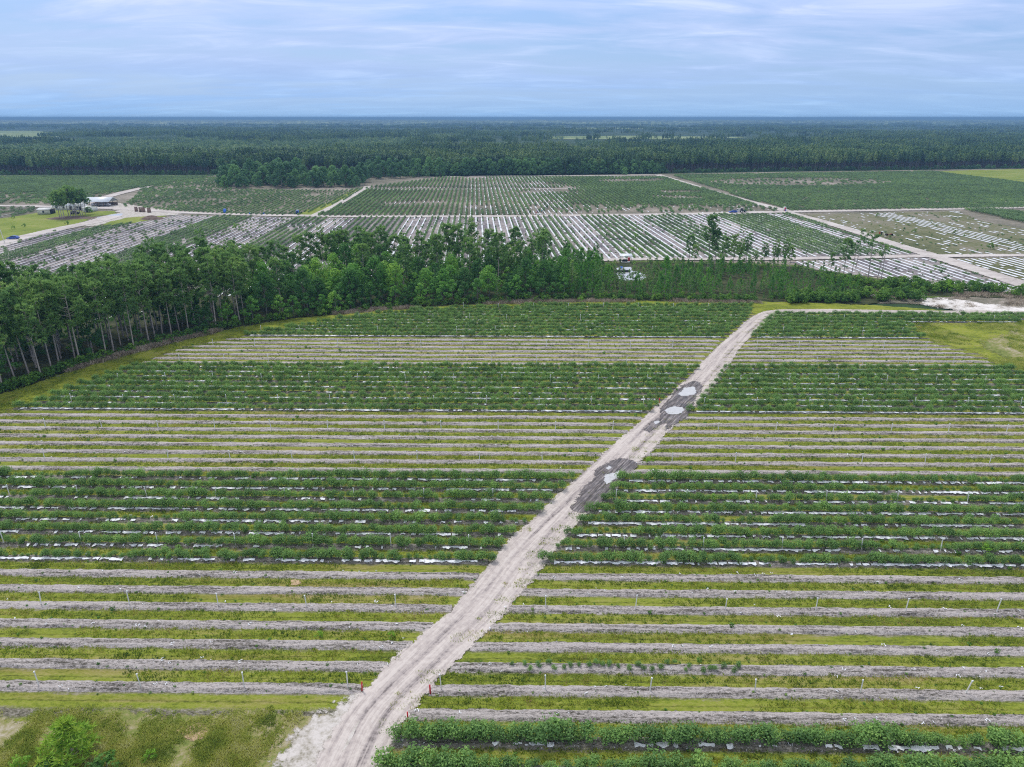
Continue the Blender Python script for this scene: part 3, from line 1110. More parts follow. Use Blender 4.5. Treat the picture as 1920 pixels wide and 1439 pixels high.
soft_sheet('rough_grass', P([(1900, 618), (2300, 612), (2300, 700), (2050, 700), (1925, 688), (1860, 665), (1835, 640)]), 0.07, M['pasture'], 6.0, 1.2, label='brownish weedy patch at the right edge')
soft_sheet('bare_dirt', P([(330, 1372), (350, 1360), (378, 1357), (388, 1368), (380, 1382), (362, 1390), (340, 1380)]), 0.07, M['orange'], 1.0, 0.2, label='small bare patch of orange dirt in the near left corner')
soft_sheet('bare_dirt', P([(545, 1088), (556, 1086), (566, 1091), (560, 1099), (546, 1098)]), 0.06, M['orange'], 0.8, 0.2, label='small rusty bare patch in the bare beds left of the road')

road, road_pts = strip_road('dirt_road', road_px, 0.10, M['road'], 0.7, 1.5, 21, label='pale sandy farm road running from the lower left to the upper right')
soft_sheet('sand_patch', P([(420, 1600), (505, 1440), (540, 1400), (575, 1362), (615, 1335), (655, 1304), (720, 1270), (760, 1300), (740, 1420), (690, 1560), (640, 1700), (380, 1700)]), 0.055, M['sand'], 3.2, 0.3, label='loose white sand spilling left of the road at the bottom')
soft_sheet('sand_patch', P([(1720, 566), (1735, 559), (1765, 561), (1818, 565), (1920, 576), (2060, 582), (2060, 600), (1880, 589), (1790, 583), (1740, 575)]), 0.05, M['sandw'], 8.0, 1.0, label='white sand clearing right of the tree belt')
soft_sheet('sand_patch', P([(1630, 548), (1680, 553), (1720, 560), (1700, 563), (1640, 556)]), 0.05, M['sand'], 5.0, 1.0, label='thin sandy opening among the belt shrubs')


rdf = DirFrame(G(1070, 950), G(1300, 730))


def sheet3(name, pxp, z, mat, step, amp, seed, frame, label):
    if mat is M['mud']:
        return soft_sheet(name, P(pxp), z, mat, 1.5, 0.2, frame, label)
    if mat is M['water']:
        return soft_sheet(name, P(pxp), z, mat, 0.9, 0.12, frame, label)
    return sheet(name, P(pxp), z, mat, step, amp, seed, frame, label)


sheet3('mud_patch', [(1297, 714), (1316, 716), (1320, 728), (1308, 742), (1300, 760), (1288, 778), (1272, 796), (1250, 812), (1240, 808), (1246, 796), (1218, 812), (1207, 806), (1226, 788), (1236, 768), (1258, 742), (1276, 724)], 0.145, M['mud'], 0.5, 0.7, 31, rdf, 'wet grey mud around the two upper puddles')
sheet3('mud_patch', [(1138, 865), (1160, 862), (1186, 868), (1193, 878), (1176, 892), (1160, 914), (1140, 938), (1118, 958), (1092, 966), (1072, 955), (1078, 935), (1098, 908), (1116, 884)], 0.145, M['mud'], 0.5, 0.8, 32, rdf, 'dark rutted mud around the lower puddle')
sheet3('puddle', [(1276, 736), (1284, 729), (1298, 726), (1303, 728), (1307, 735), (1303, 741), (1290, 744), (1277, 744), (1274, 741)], 0.160, M['water'], 0.5, 0.15, 34, rdf, 'upper puddle reflecting the white sky on the road')
sheet3('puddle', [(1245, 772), (1250, 767), (1264, 764), (1280, 765), (1285, 769), (1279, 775), (1268, 779), (1252, 778)], 0.160, M['water'], 0.5, 0.12, 35, rdf, 'middle oval puddle on the road')
sheet3('puddle', [(1128, 894), (1136, 890), (1150, 888), (1160, 885), (1162, 891), (1158, 900), (1146, 907), (1136, 913), (1132, 905)], 0.160, M['water'], 0.4, 0.3, 36, rdf, 'lower ragged puddle on the road')
sheet3('puddle', [(1136, 879), (1143, 876), (1146, 878), (1139, 883)], 0.160, M['water'], 0.3, 0.1, 37, rdf, 'tiny puddle just above the lower puddle')
sheet3('puddle', [(1226, 794), (1234, 790), (1236, 793), (1229, 797)], 0.160, M['water'], 0.3, 0.1, 38, rdf, 'tiny puddle below the middle oval puddle')

# ---- near beds
left_poly = [NEAR.UV(x, y) for x, y in (rl[:20] + [G(1408, 580)] + P([(1408, 577)] + margin_line[::-1][1:]) + P([(-500, 1000), (-900, 1800)]))]
right_poly = [NEAR.UV(x, y) for x, y in (rr_[:20] + P([(1458, 590), (1500, 589), (1640, 591), (1740, 593), (2250, 594), (2250, 603), (1715, 607), (1728, 630), (1772, 650), (1832, 668), (1882, 687), (1925, 700), (2050, 716), (2250, 735), (2700, 1800)]))]


def bedtype(n):
    if n <= -9:
        return 'bush'
    if n <= -1:
        return 'bare'
    if n <= 7:
        return 'bush'
    if n <= 15:
        return 'bare'
    if n <= 24:
        return 'bush'
    if n <= 31:
        return 'bare'
    return 'bush'


def visible_u(v, u0, u1, pad=12):
    # clip a row to what the frame (plus a margin) sees
    d = v * CP + H * SP
    hw = 960 / F * d + pad
    return max(u0, -hw - 2), min(u1, hw + 2)


rows_near = []
for n in range(-11, 43):
    v = V0 + SPC * n
    for side, poly in ((-1, left_poly), (1, right_poly)):
        if side == -1 and n < -7:
            continue
        for (a, b) in spans(poly, v):
            a, b = visible_u(v, a, b)
            if b - a < 4:
                continue
            j = rng.normal() * 0.6
            rows_near.append((n, side, a - (0.2 if side == 1 else -0.8), b + (0.2 if side == -1 else -0.8), v))

field_root = bpy.data.objects.new('planting_beds', None)
COL.objects.link(field_root)
field_root['label'] = 'parallel raised planting beds across the near field'
field_root['kind'] = 'structure'
mulch_root = bpy.data.objects.new('mulch_film', None)
COL.objects.link(mulch_root)
mulch_root['label'] = 'torn white plastic mulch along the near bush rows'
mulch_root['category'] = 'plastic mulch'


def zbed(u, v, seed=40):
    return fbm(u * 0.9, v * 2.2, seed, 4)


BEDH = 0.22
PROF = np.array([-1.0, -0.80, -0.66, -0.52, -0.38, -0.22, -0.05, 0.12, 0.28, 0.42, 0.55, 0.68, 0.80, 1.0])
PH = np.array([-0.55, -0.05, 0.35, 0.80, 1.0, 0.95, 0.85, 0.88, 0.95, 1.0, 0.80, 0.35, -0.05, -0.55])
for (n, side, a, b, v) in rows_near:
    step = 0.32 if n < 0 else (0.5 if n < 16 else 1.0)
    us = np.arange(a, b, step)
    bare = bedtype(n) == 'bare'
    hgt = BEDH if bare else BEDH * 0.9
    tap = np.clip((us - a) / 2.5, 0, 1) * np.clip((b - us) / 2.5, 0, 1)
    tap = 0.35 + 0.65 * tap
    wsc = (0.84 if n < 0 else 0.74) + 0.10 * vn(us * 0.3, np.full(len(us), n * 3.0), 44)
    VV, UU = [], []
    for k, (q, hq) in enumerate(zip(PROF, PH)):
        vv = v + 0.25 + q * wsc + (fbm(us * 1.1, np.full(len(us), n * 9.0 + k), 45, 3) - 0.5) * 0.22
        zz = hq * hgt * tap + (zbed(us, vv) - 0.5) * 0.20 * tap + (fbm(us * 3.1, vv * 4.0, 46, 2) - 0.5) * (0.10 if 0 < k < 13 else 0.02) * tap
        x, y = NEAR.W(us, vv)
        VV.append(np.stack([x, y, zz], 1))
        UU.append(np.stack([us, vv], 1))
    k = len(PROF)
    VV = np.stack(VV, 1).reshape(-1, 3)
    UU = np.stack(UU, 1).reshape(-1, 2)
    ii = np.arange(len(us) * k).reshape(len(us), k)
    Fq = np.stack([ii[:-1, :-1], ii[1:, :-1], ii[1:, 1:], ii[:-1, 1:]], -1).reshape(-1, 4)
    g = Geo()
    g.add(VV, Fq, 0, 0.5, UU)
    ob('raised_bed', g.mesh('raised_bed', M['bed'] if bare else M['bedd'], True), parent=field_root)
    if not bare:
        # torn white film along the bed, ragged and with gaps
        us = np.arange(a + 1.6, b - 1.6, 0.20 if n < 8 else 0.4)
        m = len(us)
        keep = 0.8 * fbm(us * 0.25, np.full(m, n * 5.0), 50, 3) + 0.45 * vn(us * 2.2, np.full(m, n * 2.0), 51)
        thr = (0.66 if n < 0 else 0.60) + 0.10 * math.sin(n * 2.7) + (0.05 if side == -1 else -0.03)
        if n in (0, 16, 32, 3):
            thr -= 0.12
        if n >= 33:
            thr += 0.06
        keep = keep > thr
        lo = v + 0.25 - 0.52 + (fbm(us * 2.4, np.full(m, n * 7.0), 52, 3) - 0.5) * 0.75
        hi = v + 0.25 - 0.20 + (fbm(us * 1.2, np.full(m, n * 7.0), 53, 3) - 0.5) * 0.4
        zl = 0.20 + rng.random(m) * 0.07
        zh = 0.30 + rng.random(m) * 0.05
        x1, y1 = NEAR.W(us, lo)
        x2, y2 = NEAR.W(us, hi)
        V = np.concatenate([np.stack([x1, y1, zl], 1), np.stack([x2, y2, zh], 1)])
        s_ = np.nonzero(keep[:-1])[0]
        if len(s_):
            g = Geo()
            g.add(V, np.stack([s_, s_ + 1, s_ + 1 + m, s_ + m], 1))
            ob('plastic_mulch', g.mesh('plastic_mulch', M['mulch']), parent=mulch_root, kind='stuff')

# ---------------------------------------------------------------- the far farm blocks
def fsheet(name, px, z, mat, label, amp=1.5, step=6, seed=60):
    if mat in (M['lawn'], M['sand'], M['weedy'], M['midsoil'], M['swamp']):
        return soft_sheet(name, P(px), z, mat, 4.0, 1.5, FARF, label)
    return sheet(name, P(px), z, mat, step, amp, seed, FARF, label)


base_px = [(-300, 700), (-300, 330), (0, 329), (410, 329), (680, 331), (830, 331), (1240, 326), (1500, 322), (1920, 316), (2300, 313), (2300, 600), (1700, 570), (1430, 560), (900, 555), (500, 585), (200, 640)]
fsheet('farm_soil', base_px, -0.12, M['farsoil'], 'brownish soil under the fields behind the tree belt')
belt_px = brush_line[:14] + [(1480, 572), (1620, 571), (1720, 556), (1800, 556), (1930, 560), (2200, 566), (2200, 548), (1920, 546), (1760, 538), (1600, 517), (1490, 500), (1300, 494), (1180, 492), (1050, 497), (900, 506), (700, 512), (500, 525), (400, 545), (300, 570), (200, 585), (100, 600), (-60, 620), (-300, 650)]
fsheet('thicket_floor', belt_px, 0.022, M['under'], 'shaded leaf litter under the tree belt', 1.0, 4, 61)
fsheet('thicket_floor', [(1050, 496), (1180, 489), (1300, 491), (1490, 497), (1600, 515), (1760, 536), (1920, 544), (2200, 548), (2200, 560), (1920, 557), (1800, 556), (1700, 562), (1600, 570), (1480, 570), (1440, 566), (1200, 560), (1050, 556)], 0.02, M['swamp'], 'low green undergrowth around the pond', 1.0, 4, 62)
M1 = [(-260, 620), (-60, 486), (0, 462), (60, 443), (110, 432), (190, 425), (235, 420), (300, 411), (330, 404), (600, 409), (760, 408), (1000, 407), (1300, 403), (1476, 401), (1560, 428), (1640, 455), (1720, 477), (1600, 480), (1440, 484), (1300, 484), (1150, 486), (1060, 489), (900, 505), (700, 520), (400, 560), (200, 600)]
M2 = [(1480, 491), (1600, 488), (1742, 484), (1800, 505), (1935, 547), (1840, 546), (1760, 536), (1640, 520), (1540, 507)]
M3 = [(1505, 402), (1640, 400), (1795, 396), (1830, 412), (1930, 432), (2100, 470), (2100, 478), (1930, 477), (1772, 481), (1700, 462), (1600, 432)]
M4 = [(1788, 487), (1850, 485), (1930, 483), (2150, 482), (2150, 560), (1930, 530), (1850, 505)]
N1 = [(592, 406), (640, 384), (692, 352), (760, 343), (830, 333), (1232, 330), (1300, 350), (1380, 374), (1462, 397), (1300, 400), (1000, 404), (760, 405)]
N2 = [(1258, 329), (1400, 327), (1600, 324), (1745, 322), (1930, 345), (2150, 360), (2150, 386), (1930, 390), (1700, 393), (1482, 396), (1400, 374), (1300, 342)]
N3 = [(225, 388), (250, 372), (262, 356), (330, 338), (410, 332), (440, 356), (640, 358), (690, 352), (640, 378), (560, 405), (450, 403), (330, 397)]
N4 = [(-200, 332), (200, 331), (400, 331), (300, 346), (215, 362), (160, 376), (100, 383), (-200, 384)]
N5 = [(-200, 390), (60, 389), (88, 392), (60, 402), (0, 409), (-200, 440)]
NB = [(1798, 394), (1860, 394), (1930, 402), (2100, 420), (2100, 440), (1930, 421), (1860, 406)]
fsheet('striped_field', M1, 0.0, M['midsoil'], 'pale and purplish soil of the striped middle field')
fsheet('striped_field', M2, 0.03, M['midsoil'], 'soil of the small striped field right of the tree belt')
fsheet('weedy_field', M3, 0.0, M['weedy'], 'weedy brown and green field beyond the diagonal track')
fsheet('weedy_field', M4, 0.0, M['weedy'], 'weedy field in front of the track at the right edge')
fsheet('lawn', [(-200, 420), (0, 410), (60, 402), (95, 393), (160, 396), (215, 396), (222, 402), (180, 406), (165, 414), (120, 426), (60, 440), (0, 457), (-200, 500)], 0.02, M['lawn'], 'yellow green lawn beside the farm buildings', 1.2, 5, 63)
fsheet('lawn', [(185, 424), (200, 414), (235, 408), (300, 403), (312, 406), (296, 411), (235, 421)], 0.03, M['lawn'], 'small lawn in the fork of the sandy drive', 0.8, 5, 64)
fsheet('lawn', [(556, 404), (575, 394), (620, 378), (658, 358), (680, 353), (640, 378), (600, 398), (590, 405)], 0.04, M['lawn'], 'grass strip between the two back fields', 0.6, 5, 65)
fsheet('lawn', [(1735, 322), (1800, 320), (1930, 317), (2200, 314), (2200, 352), (1930, 345), (1830, 334)], 0.05, M['lawn'], 'yellow green meadow at the far right below the forest', 2, 8, 66)
fsheet('sand_yard', [(150, 378), (230, 382), (310, 394), (350, 402), (300, 405), (235, 409), (205, 416), (188, 424), (160, 424), (172, 412), (200, 404), (225, 399), (215, 394), (180, 386)], 0.05, M['sand'], 'sandy yard with pale puddles before the farm buildings', 0.8, 5, 67)
fsheet('sand_patch', [(182, 408), (215, 402), (232, 401), (228, 407), (205, 411), (184, 413)], 0.08, M['water'], 'shallow pale puddles on the sandy yard', 1.0, 4, 68)

M['track'] = m_plain_sand('farm_track_sand', [(0.36, (0.30, 0.265, 0.25)), (0.48, (0.46, 0.42, 0.40)), (0.62, (0.58, 0.54, 0.52))], 0.08, 1.0)


def track(label, pts, z=0.10, amp=1.2, seed=70):
    return strip_road('farm_track', pts, z, M['track'], 4.0, amp, seed, 0.03, 7, label, 0.5)


track('pale cross track between the striped and the back fields', [(-200, 384, 6), (0, 386, 6), (150, 389, 6), (260, 393, 7), (350, 400, 7), (600, 406, 7), (800, 406.5, 7), (1000, 405.5, 7), (1200, 403, 7), (1350, 400.5, 7), (1480, 397, 8), (1700, 394, 7), (1920, 389, 8), (2200, 383, 9)], 0.12)
track('broad sandy diagonal track at the right', [(1470, 397, 5), (1530, 412, 6), (1600, 433, 6), (1680, 460, 6.5), (1760, 483, 7), (1850, 512, 7), (1930, 538, 7.5), (2100, 590, 8)], 0.14, seed=71)
track('narrow track along the front of the striped field', [(1040, 491, 4), (1100, 490, 4), (1180, 486.5, 4), (1300, 486.5, 4.5), (1440, 486.5, 5), (1560, 484.5, 4.5), (1740, 480.5, 5), (1920, 479.5, 5), (2100, 478, 5)], 0.17, seed=72)
track('pale track dividing the back fields', [(1232, 328, 7), (1290, 346, 7), (1350, 364, 7), (1420, 383, 7), (1475, 396, 7)], 0.19, seed=73)
track('track along the oak grove', [(585, 406, 4), (625, 388, 4), (660, 368, 4.5), (690, 350, 5)], 0.15, seed=74)
track('track climbing behind the open shed', [(160, 383, 6), (195, 371, 7), (235, 360, 7), (285, 349, 7)], 0.15, seed=75)
track('sandy drive past the parked blue car', [(-120, 505, 8), (0, 458, 8), (60, 441, 8), (120, 428, 8), (180, 416, 9), (215, 405, 9)], 0.13, seed=76)
track('thin pale headland across the back rows', [(692, 356, 3), (820, 355.5, 3), (950, 355, 3), (1080, 354, 2.5)], 0.10, 0.5, 77)
track('thin pale strip at the forest foot', [(830, 331.5, 5), (960, 330.5, 5), (1100, 330, 6), (1235, 328.5, 7)], 0.10, 0.8, 78)
track('narrow sandy path along the belt at the right edge', [(1760, 541, 3), (1840, 543, 3), (1930, 548, 4), (2100, 556, 4)], 0.12, seed=79)

# ---- white film strips and bush rows on the far blocks
stripe_root = bpy.data.objects.new('mulch_stripes', None)
COL.objects.link(stripe_root)
stripe_root['label'] = 'long white plastic stripes on the fields behind the tree belt'
stripe_root['category'] = 'plastic mulch'
FB = []      # far bush points


def toU(px, py):
    return FARF.UV(*G(px, py))[0]


greens = [(toU(a, 404), toU(b, 404)) for a, b in ((262, 300), (412, 486), (560, 622), (680, 762), (812, 884), (965, 1037), (1082, 1162), (1196, 1272), (1335, 1440), (1468, 1500))]
SEG = 4.0


def far_rows(poly_px, film_thr, film_w, bush_fn, sp=3.05, seed=80, film=True, z=0.12):
    poly = [FARF.UV(*G(a, b)) for a, b in poly_px]
    us = [p[0] for p in poly]
    k0, k1 = int(min(us) / sp) - 1, int(max(us) / sp) + 1
    for k in range(k0, k1 + 1):
        u = k * sp
        for (a, b) in spans_u(poly, u):
            # visible part only
            vs = np.arange(a, b, 1.2)
            if len(vs) < 4:
                continue
            x, y = FARF.W(np.full(len(vs), u), vs)
            d = y * CP + H * SP
            ok = np.abs(x) < 960 / F * d + 12
            vs = vs[ok]
            if len(vs) < 4:
                continue
            if film:
                m = len(vs)
                uu = np.full(m, float(u))
                nn = fbm(uu * 0.35, vs * 0.10, seed, 3) * 0.6 + 0.4 * vn(uu * 3.1, vs * 0.45, seed + 2)
                th = film_thr(u) + 0.10 * (float(vn(u * 1.7, 3.3, seed + 9)) - 0.5)
                keep = nn > th
                wj = 0.55 + 0.75 * vn(uu * 5.1, vs * 0.6, seed + 3)
                x1, y1 = FARF.W(uu - film_w * wj - 0.35, vs)
                x2, y2 = FARF.W(uu + film_w * wj - 0.35, vs)
                V = np.concatenate([np.stack([x1, y1, np.full(m, z)], 1), np.stack([x2, y2, np.full(m, z + 0.1)], 1)])
                s_ = np.nonzero(keep[:-1] & (np.diff(vs) < 2))[0]
                if len(s_):
                    g = Geo()
                    g.add(V, np.stack([s_, s_ + m, s_ + m + 1, s_ + 1], 1))
                    ob('plastic_mulch', g.mesh('plastic_mulch', M['mulch']), parent=stripe_root, kind='stuff')
            for vv in np.arange(vs[0] + SEG / 2, vs[-1], SEG):
                r = bush_fn(u, vv)
                if r is None:
                    continue
                s, sz = r
                x, y = FARF.W(u + 0.35, vv)
                FB.append((x, y, 0.05, R(2.8) + (math.pi if rng.random() < 0.5 else 0), s, sz, 5 + rng.integers(0, 4)))


def in_green(u):
    return any(a < u < b for a, b in greens)


def b_m1(u, v):
    q = float(fbm(u * 0.05, v * 0.03, 90, 3))
    if in_green(u):
        return (0.82, 0.80 + 0.3 * rng.random()) if q > 0.34 or rng.random() < 0.5 else None
    return (0.6, 0.45 + 0.3 * rng.random()) if rng.random() < (0.16 if q < 0.5 else 0.38) else None


far_rows(M1, lambda u: 0.41 if in_green(u) else 0.28, 0.36, b_m1, seed=81)
far_rows(M2, lambda u: 0.36, 0.38, lambda u, v: (0.8, 0.7) if rng.random() < 0.12 else None, seed=82)


def thr3(u):
    return 0.37 if float(vn(u * 0.06, 0.7, 83)) > 0.56 else 0.64


far_rows(M3, thr3, 0.36, lambda u, v: (0.6, 0.5) if rng.random() < 0.04 else None, seed=83)
far_rows(M4, lambda u: 0.40 if float(vn(u * 0.1, 0.7, 84)) > 0.4 else 0.7, 0.45, lambda u, v: None, seed=84)


def b_n1(u, v):
    q = float(fbm(u * 0.02, v * 0.03, 91, 3))
    x, y = FARF.W(u, v)
    px, py = proj(x, y)
    if 352.5 < py < 356.5 and px < 1080:
        return None
    if py < 333:
        return None
    if q > 0.74 or (px > 990 and py > 385 and rng.random() < 0.6 + (py - 390) * 0.03):
        return None
    return (1.0, 1.1 + 0.35 * rng.random())


far_rows(N1, lambda u: 0.48 if u < 60 else 0.66, 0.28, b_n1, seed=85)


def b_n2(u, v):
    x, y = FARF.W(u, v)
    px, py = proj(x, y)
    e = ((px - 1500) / 170) ** 2 + ((py - 342) / 7.5) ** 2
    if e < 1 and rng.random() < 0.75:
        return None
    if rng.random() < 0.05:
        return None
    return (0.95, 0.95 + 0.3 * rng.random())


far_rows(N2, lambda u: 0.9, 0.3, b_n2, seed=86, film=False)


def b_n3(u, v):
    q = float(fbm(u * 0.03, v * 0.03, 93, 3))
    if rng.random() < 0.12 + (0.4 if q > 0.62 else 0):
        return None
    return (0.78, 0.75 + 0.3 * rng.random())


far_rows(N3, lambda u: 0.80, 0.3, b_n3, seed=87)


def b_n4(u, v):
    x, y = FARF.W(u, v)
    px, py = proj(x, y)
    if py > 362 and rng.random() < 0.45:
        return None
    return (1.0, 0.95 + 0.3 * rng.random())


far_rows(N4, lambda u: 0.9, 0.3, b_n4, seed=88, film=False)
far_rows(N5, lambda u: 0.5, 0.4, lambda u, v: (0.9, 0.8) if rng.random() < 0.5 else None, seed=89)
far_rows(NB, lambda u: 0.9, 0.3, lambda u, v: (1.4, 1.4), seed=90, film=False)

# ================================================================ PLANTS ON THE NEAR FIELD
ORD = ['first', 'second', 'third', 'fourth', 'fifth', 'sixth', 'seventh', 'eighth', 'ninth', 'tenth', 'eleventh', 'twelfth']


def nth(i):
    if i < 12:
        return ORD[i]
    k = i + 1
    suf = 'th' if 10 <= k % 100 <= 20 else {1: 'st', 2: 'nd', 3: 'rd'}.get(k % 10, 'th')
    return f'{k}{suf}'


bvar = [bush_mesh(1.12, 1.32, 420, 0.070, 10) for _ in range(5)]
segv = [row_segment(SEG + 0.3, 1.25, 1.3, 150, 0.23, 'bushf', 0.04) for _ in range(4)]
bushes = []
for (n, side, a, b, v) in rows_near:
    if bedtype(n) != 'bush':
        continue
    st = 0.85
    for u in np.arange(a + 0.5, b - 0.2, st):
        q = float(fbm(u * 0.08, n * 1.3, 100 + side, 3))
        if n <= -9:
            s = 1.30 + 0.30 * q * rng.random() + 0.12 * rng.normal()
            if q < 0.36:
                s *= 0.72
        elif n < 8:
            s = 1.02 + 0.30 * (q - 0.5) + 0.10 * rng.normal()
            if q < 0.30 or rng.random() < 0.03:
                s *= 0.6
        else:
            s = 1.0 + 0.3 * (q - 0.5) + 0.10 * rng.normal()
        uu = u + rng.normal() * 0.16
        vv = v + 0.45 + rng.normal() * 0.14
        s *= (0.85 + 0.45 * rng.random())
        x, y = NEAR.W(uu, vv)
        if n <= 7 or n >= 16:
            bushes.append([n, side, x, y, max(0.45, s)])
# the one row of small fresh plants in the bare beds at the lower right
small = []
vrow = V0 + SPC * -6
for u in np.arange(NEAR.UV(*G(965, 1266))[0], NEAR.UV(*G(1400, 1270))[0], 0.8):
    x, y = NEAR.W(u + rng.normal() * 0.15, vrow + 0.25 + rng.normal() * 0.35)
    small.append((x, y, 0.4 + 0.2 * rng.random()))
inframe = []
for t in bushes:
    px, py = proj(t[2], t[3], 0.8)
    if -10 < px < 1930 and py < 1455:
        t.append(px)
        inframe.append(t)
inframe.sort(key=lambda t: (t[3] * CP + H * SP))
ind = inframe[:300]
indset = set(id(t) for t in ind)
byrow = {}
for t in ind:
    byrow.setdefault((t[0], t[1]), []).append(t)
ROWNAME = {-11: 'row cut by the bottom edge', -10: 'row cut by the bottom edge', -9: 'leafy row above the bottom edge', 0: 'lowest row of the lower bush band', 1: 'second row of the lower bush band', 2: 'third row of the lower bush band'}
for (n, side), L in sorted(byrow.items()):
    L.sort(key=lambda t: side * t[5])
    for i, t in enumerate(L):
        fm, sm = bvar[rng.integers(0, 4)]
        lab = f"{nth(i)} blueberry bush {'right' if side == 1 else 'left'} of the road, {ROWNAME.get(n, 'dark band')}"
        rz = rng.random() * 6.28
        o = ob('blueberry_bush', fm, None, (t[2], t[3], 0.15), lab, 'bush', 'blueberry bushes planted in rows', rz=rz, sc=t[4])
        ob('stems', sm, o)
pts = []
for t in bushes:
    if id(t) in indset:
        continue
    pts.append((t[2], t[3], 0.15, rng.random() * 6.28, t[4], t[4], rng.integers(0, 4)))
for x, y, s in small:
    pts.append((x, y, 0.15, rng.random() * 6.28, s, s, rng.integers(0, 4)))
pts += FB
scatter('blueberry_rows', pts, [b[0] for b in bvar] + segv, 'dense rows of blueberry bushes filling the farther field bands')

# ---- grass in the alleys
gv = [grass_patch(2.6, 0.95, 110, 0.17, 0.042) for _ in range(4)] + [grass_patch(2.4, 1.6, 110, 0.26, 0.05, 'pgrass') for _ in range(3)]
pts = []
for (n, side, a, b, v) in rows_near:
    for vv0 in ((v + 0.25 + SPC / 2 - 0.42, v + 0.25 + SPC / 2 + 0.42) if n < 16 else (v + 0.25 + SPC / 2, )):
        for u in np.arange(a, b, 2.0 if n < 10 else 3.0):
            q = float(fbm(u * 0.06, n * 2.1, 120, 3))
            if q < 0.34:
                continue
            x, y = NEAR.W(u + rng.normal() * 0.5, vv0 + rng.normal() * 0.14)
            pts.append((x, y, 0.0, R(-0.75) + (math.pi if rng.random() < 0.5 else 0), 1.0, 0.7 + 1.0 * q, rng.integers(0, 4)))
ml = P(margin_line)
bl = P(brush_line)
for _ in range(900):
    t = rng.random() * (len(bl) - 1)
    i = int(t)
    f = t - i
    ax, ay = bl[i][0] * (1 - f) + bl[i + 1][0] * f, bl[i][1] * (1 - f) + bl[i + 1][1] * f
    w = rng.random()
    pts.append((ax + w * 6 + rng.normal(), ay - w * 9 - 0.5, 0.0, rng.random() * 6.28, 1.0, 0.6 + 0.6 * rng.random(), rng.integers(0, 4)))
for _ in range(1500):
    px, py = rng.random() * 620 - 20, 1338 + rng.random() * 130
    x, y = G(px, py)
    q = float(fbm(x * 0.35, y * 0.35, 125, 3))
    if q < 0.50 or px > 560 - (py - 1338) * 0.9:
        continue
    pts.append((x, y, 0.02, rng.random() * 6.28, 0.8, 0.4 + 2.2 * (q - 0.4), rng.integers(4, 7)))
for _ in range(2600):
    px, py = 1700 + 300 * rng.random(), 600 + 110 * rng.random()
    if inpoly(px, py, wild_px):
        x, y = G(px, py)
        q = float(fbm(x * 0.12, y * 0.12, 126, 3))
        if q < 0.42:
            continue
        pts.append((x, y, 0.02, rng.random() * 6.28, 1.0, 0.8 + 2.5 * (q - 0.4), rng.integers(4, 7) if q < 0.55 or px > 1840 else rng.integers(0, 4)))
scatter('grass', pts, gv, 'short yellow green grass growing in the alleys and verges')

# ---- weeds, scraps
wv = [small_tuft(0.4, 34, 'weed', 0.25), small_tuft(0.3, 26, 'weed', 0.30), small_tuft(0.5, 40, 'shrub', 0.25)]
pts = []
for (n, side, a, b, v) in rows_near:
    bare = bedtype(n) == 'bare'
    for u in np.arange(a, b, 1.0):
        q = float(fbm(u * 0.1, n * 3.3, 130, 3))
        pr = (0.62 if bare else 0.70) * (2.2 * q)
        if rng.random() < pr:
            off = rng.choice([-0.85, 0.85, 0.0], p=[0.45, 0.35, 0.2]) + rng.normal() * 0.25
            x, y = NEAR.W(u, v + 0.25 + off)
            s = 0.30 + 0.5 * rng.random() ** 2 + (0.9 if rng.random() < 0.025 else 0)
            pts.append((x, y, 0.12 if abs(off) < 0.6 else 0.0, rng.random() * 6.28, s, s, rng.integers(0, 3)))
scatter('weeds', pts, wv, 'small green weeds dotted along the bed edges')


def scrap():
    g = Geo()
    n = 3
    for i in range(n):
        c = rng.normal(size=3) * (0.15, 0.08, 0.0)
        a = rng.random() * 3.14
        L, W = 0.10 + 0.14 * rng.random(), 0.05 + 0.05 * rng.random()
        V = [(c[0] - L * math.cos(a), c[1] - L * math.sin(a), 0.02), (c[0] + W * math.sin(a), c[1] - W * math.cos(a), 0.07), (c[0] + L * math.cos(a), c[1] + L * math.sin(a), 0.05), (c[0] - W * math.sin(a), c[1] + W * math.cos(a), 0.09)]
        g.add(V, [(0, 1, 2), (0, 2, 3)])
    return g.mesh('scrap', M['mulch'])


sv = [scrap() for _ in range(3)]
pts = []
for (n, side, a, b, v) in rows_near:
    if n > 12:
        continue
    for u in np.arange(a, b, 1.0):
        if rng.random() < (0.22 if n < 0 else 0.10):
            x, y = NEAR.W(u, v + 0.25 + rng.normal() * 0.45)
            s = 0.4 + 0.6 * rng.random()
            pts.append((x, y, 0.20, rng.random() * 6.28, s, s, rng.integers(0, 3)))
scatter('plastic_scraps', pts, sv, 'scraps of torn white plastic lying on the beds')

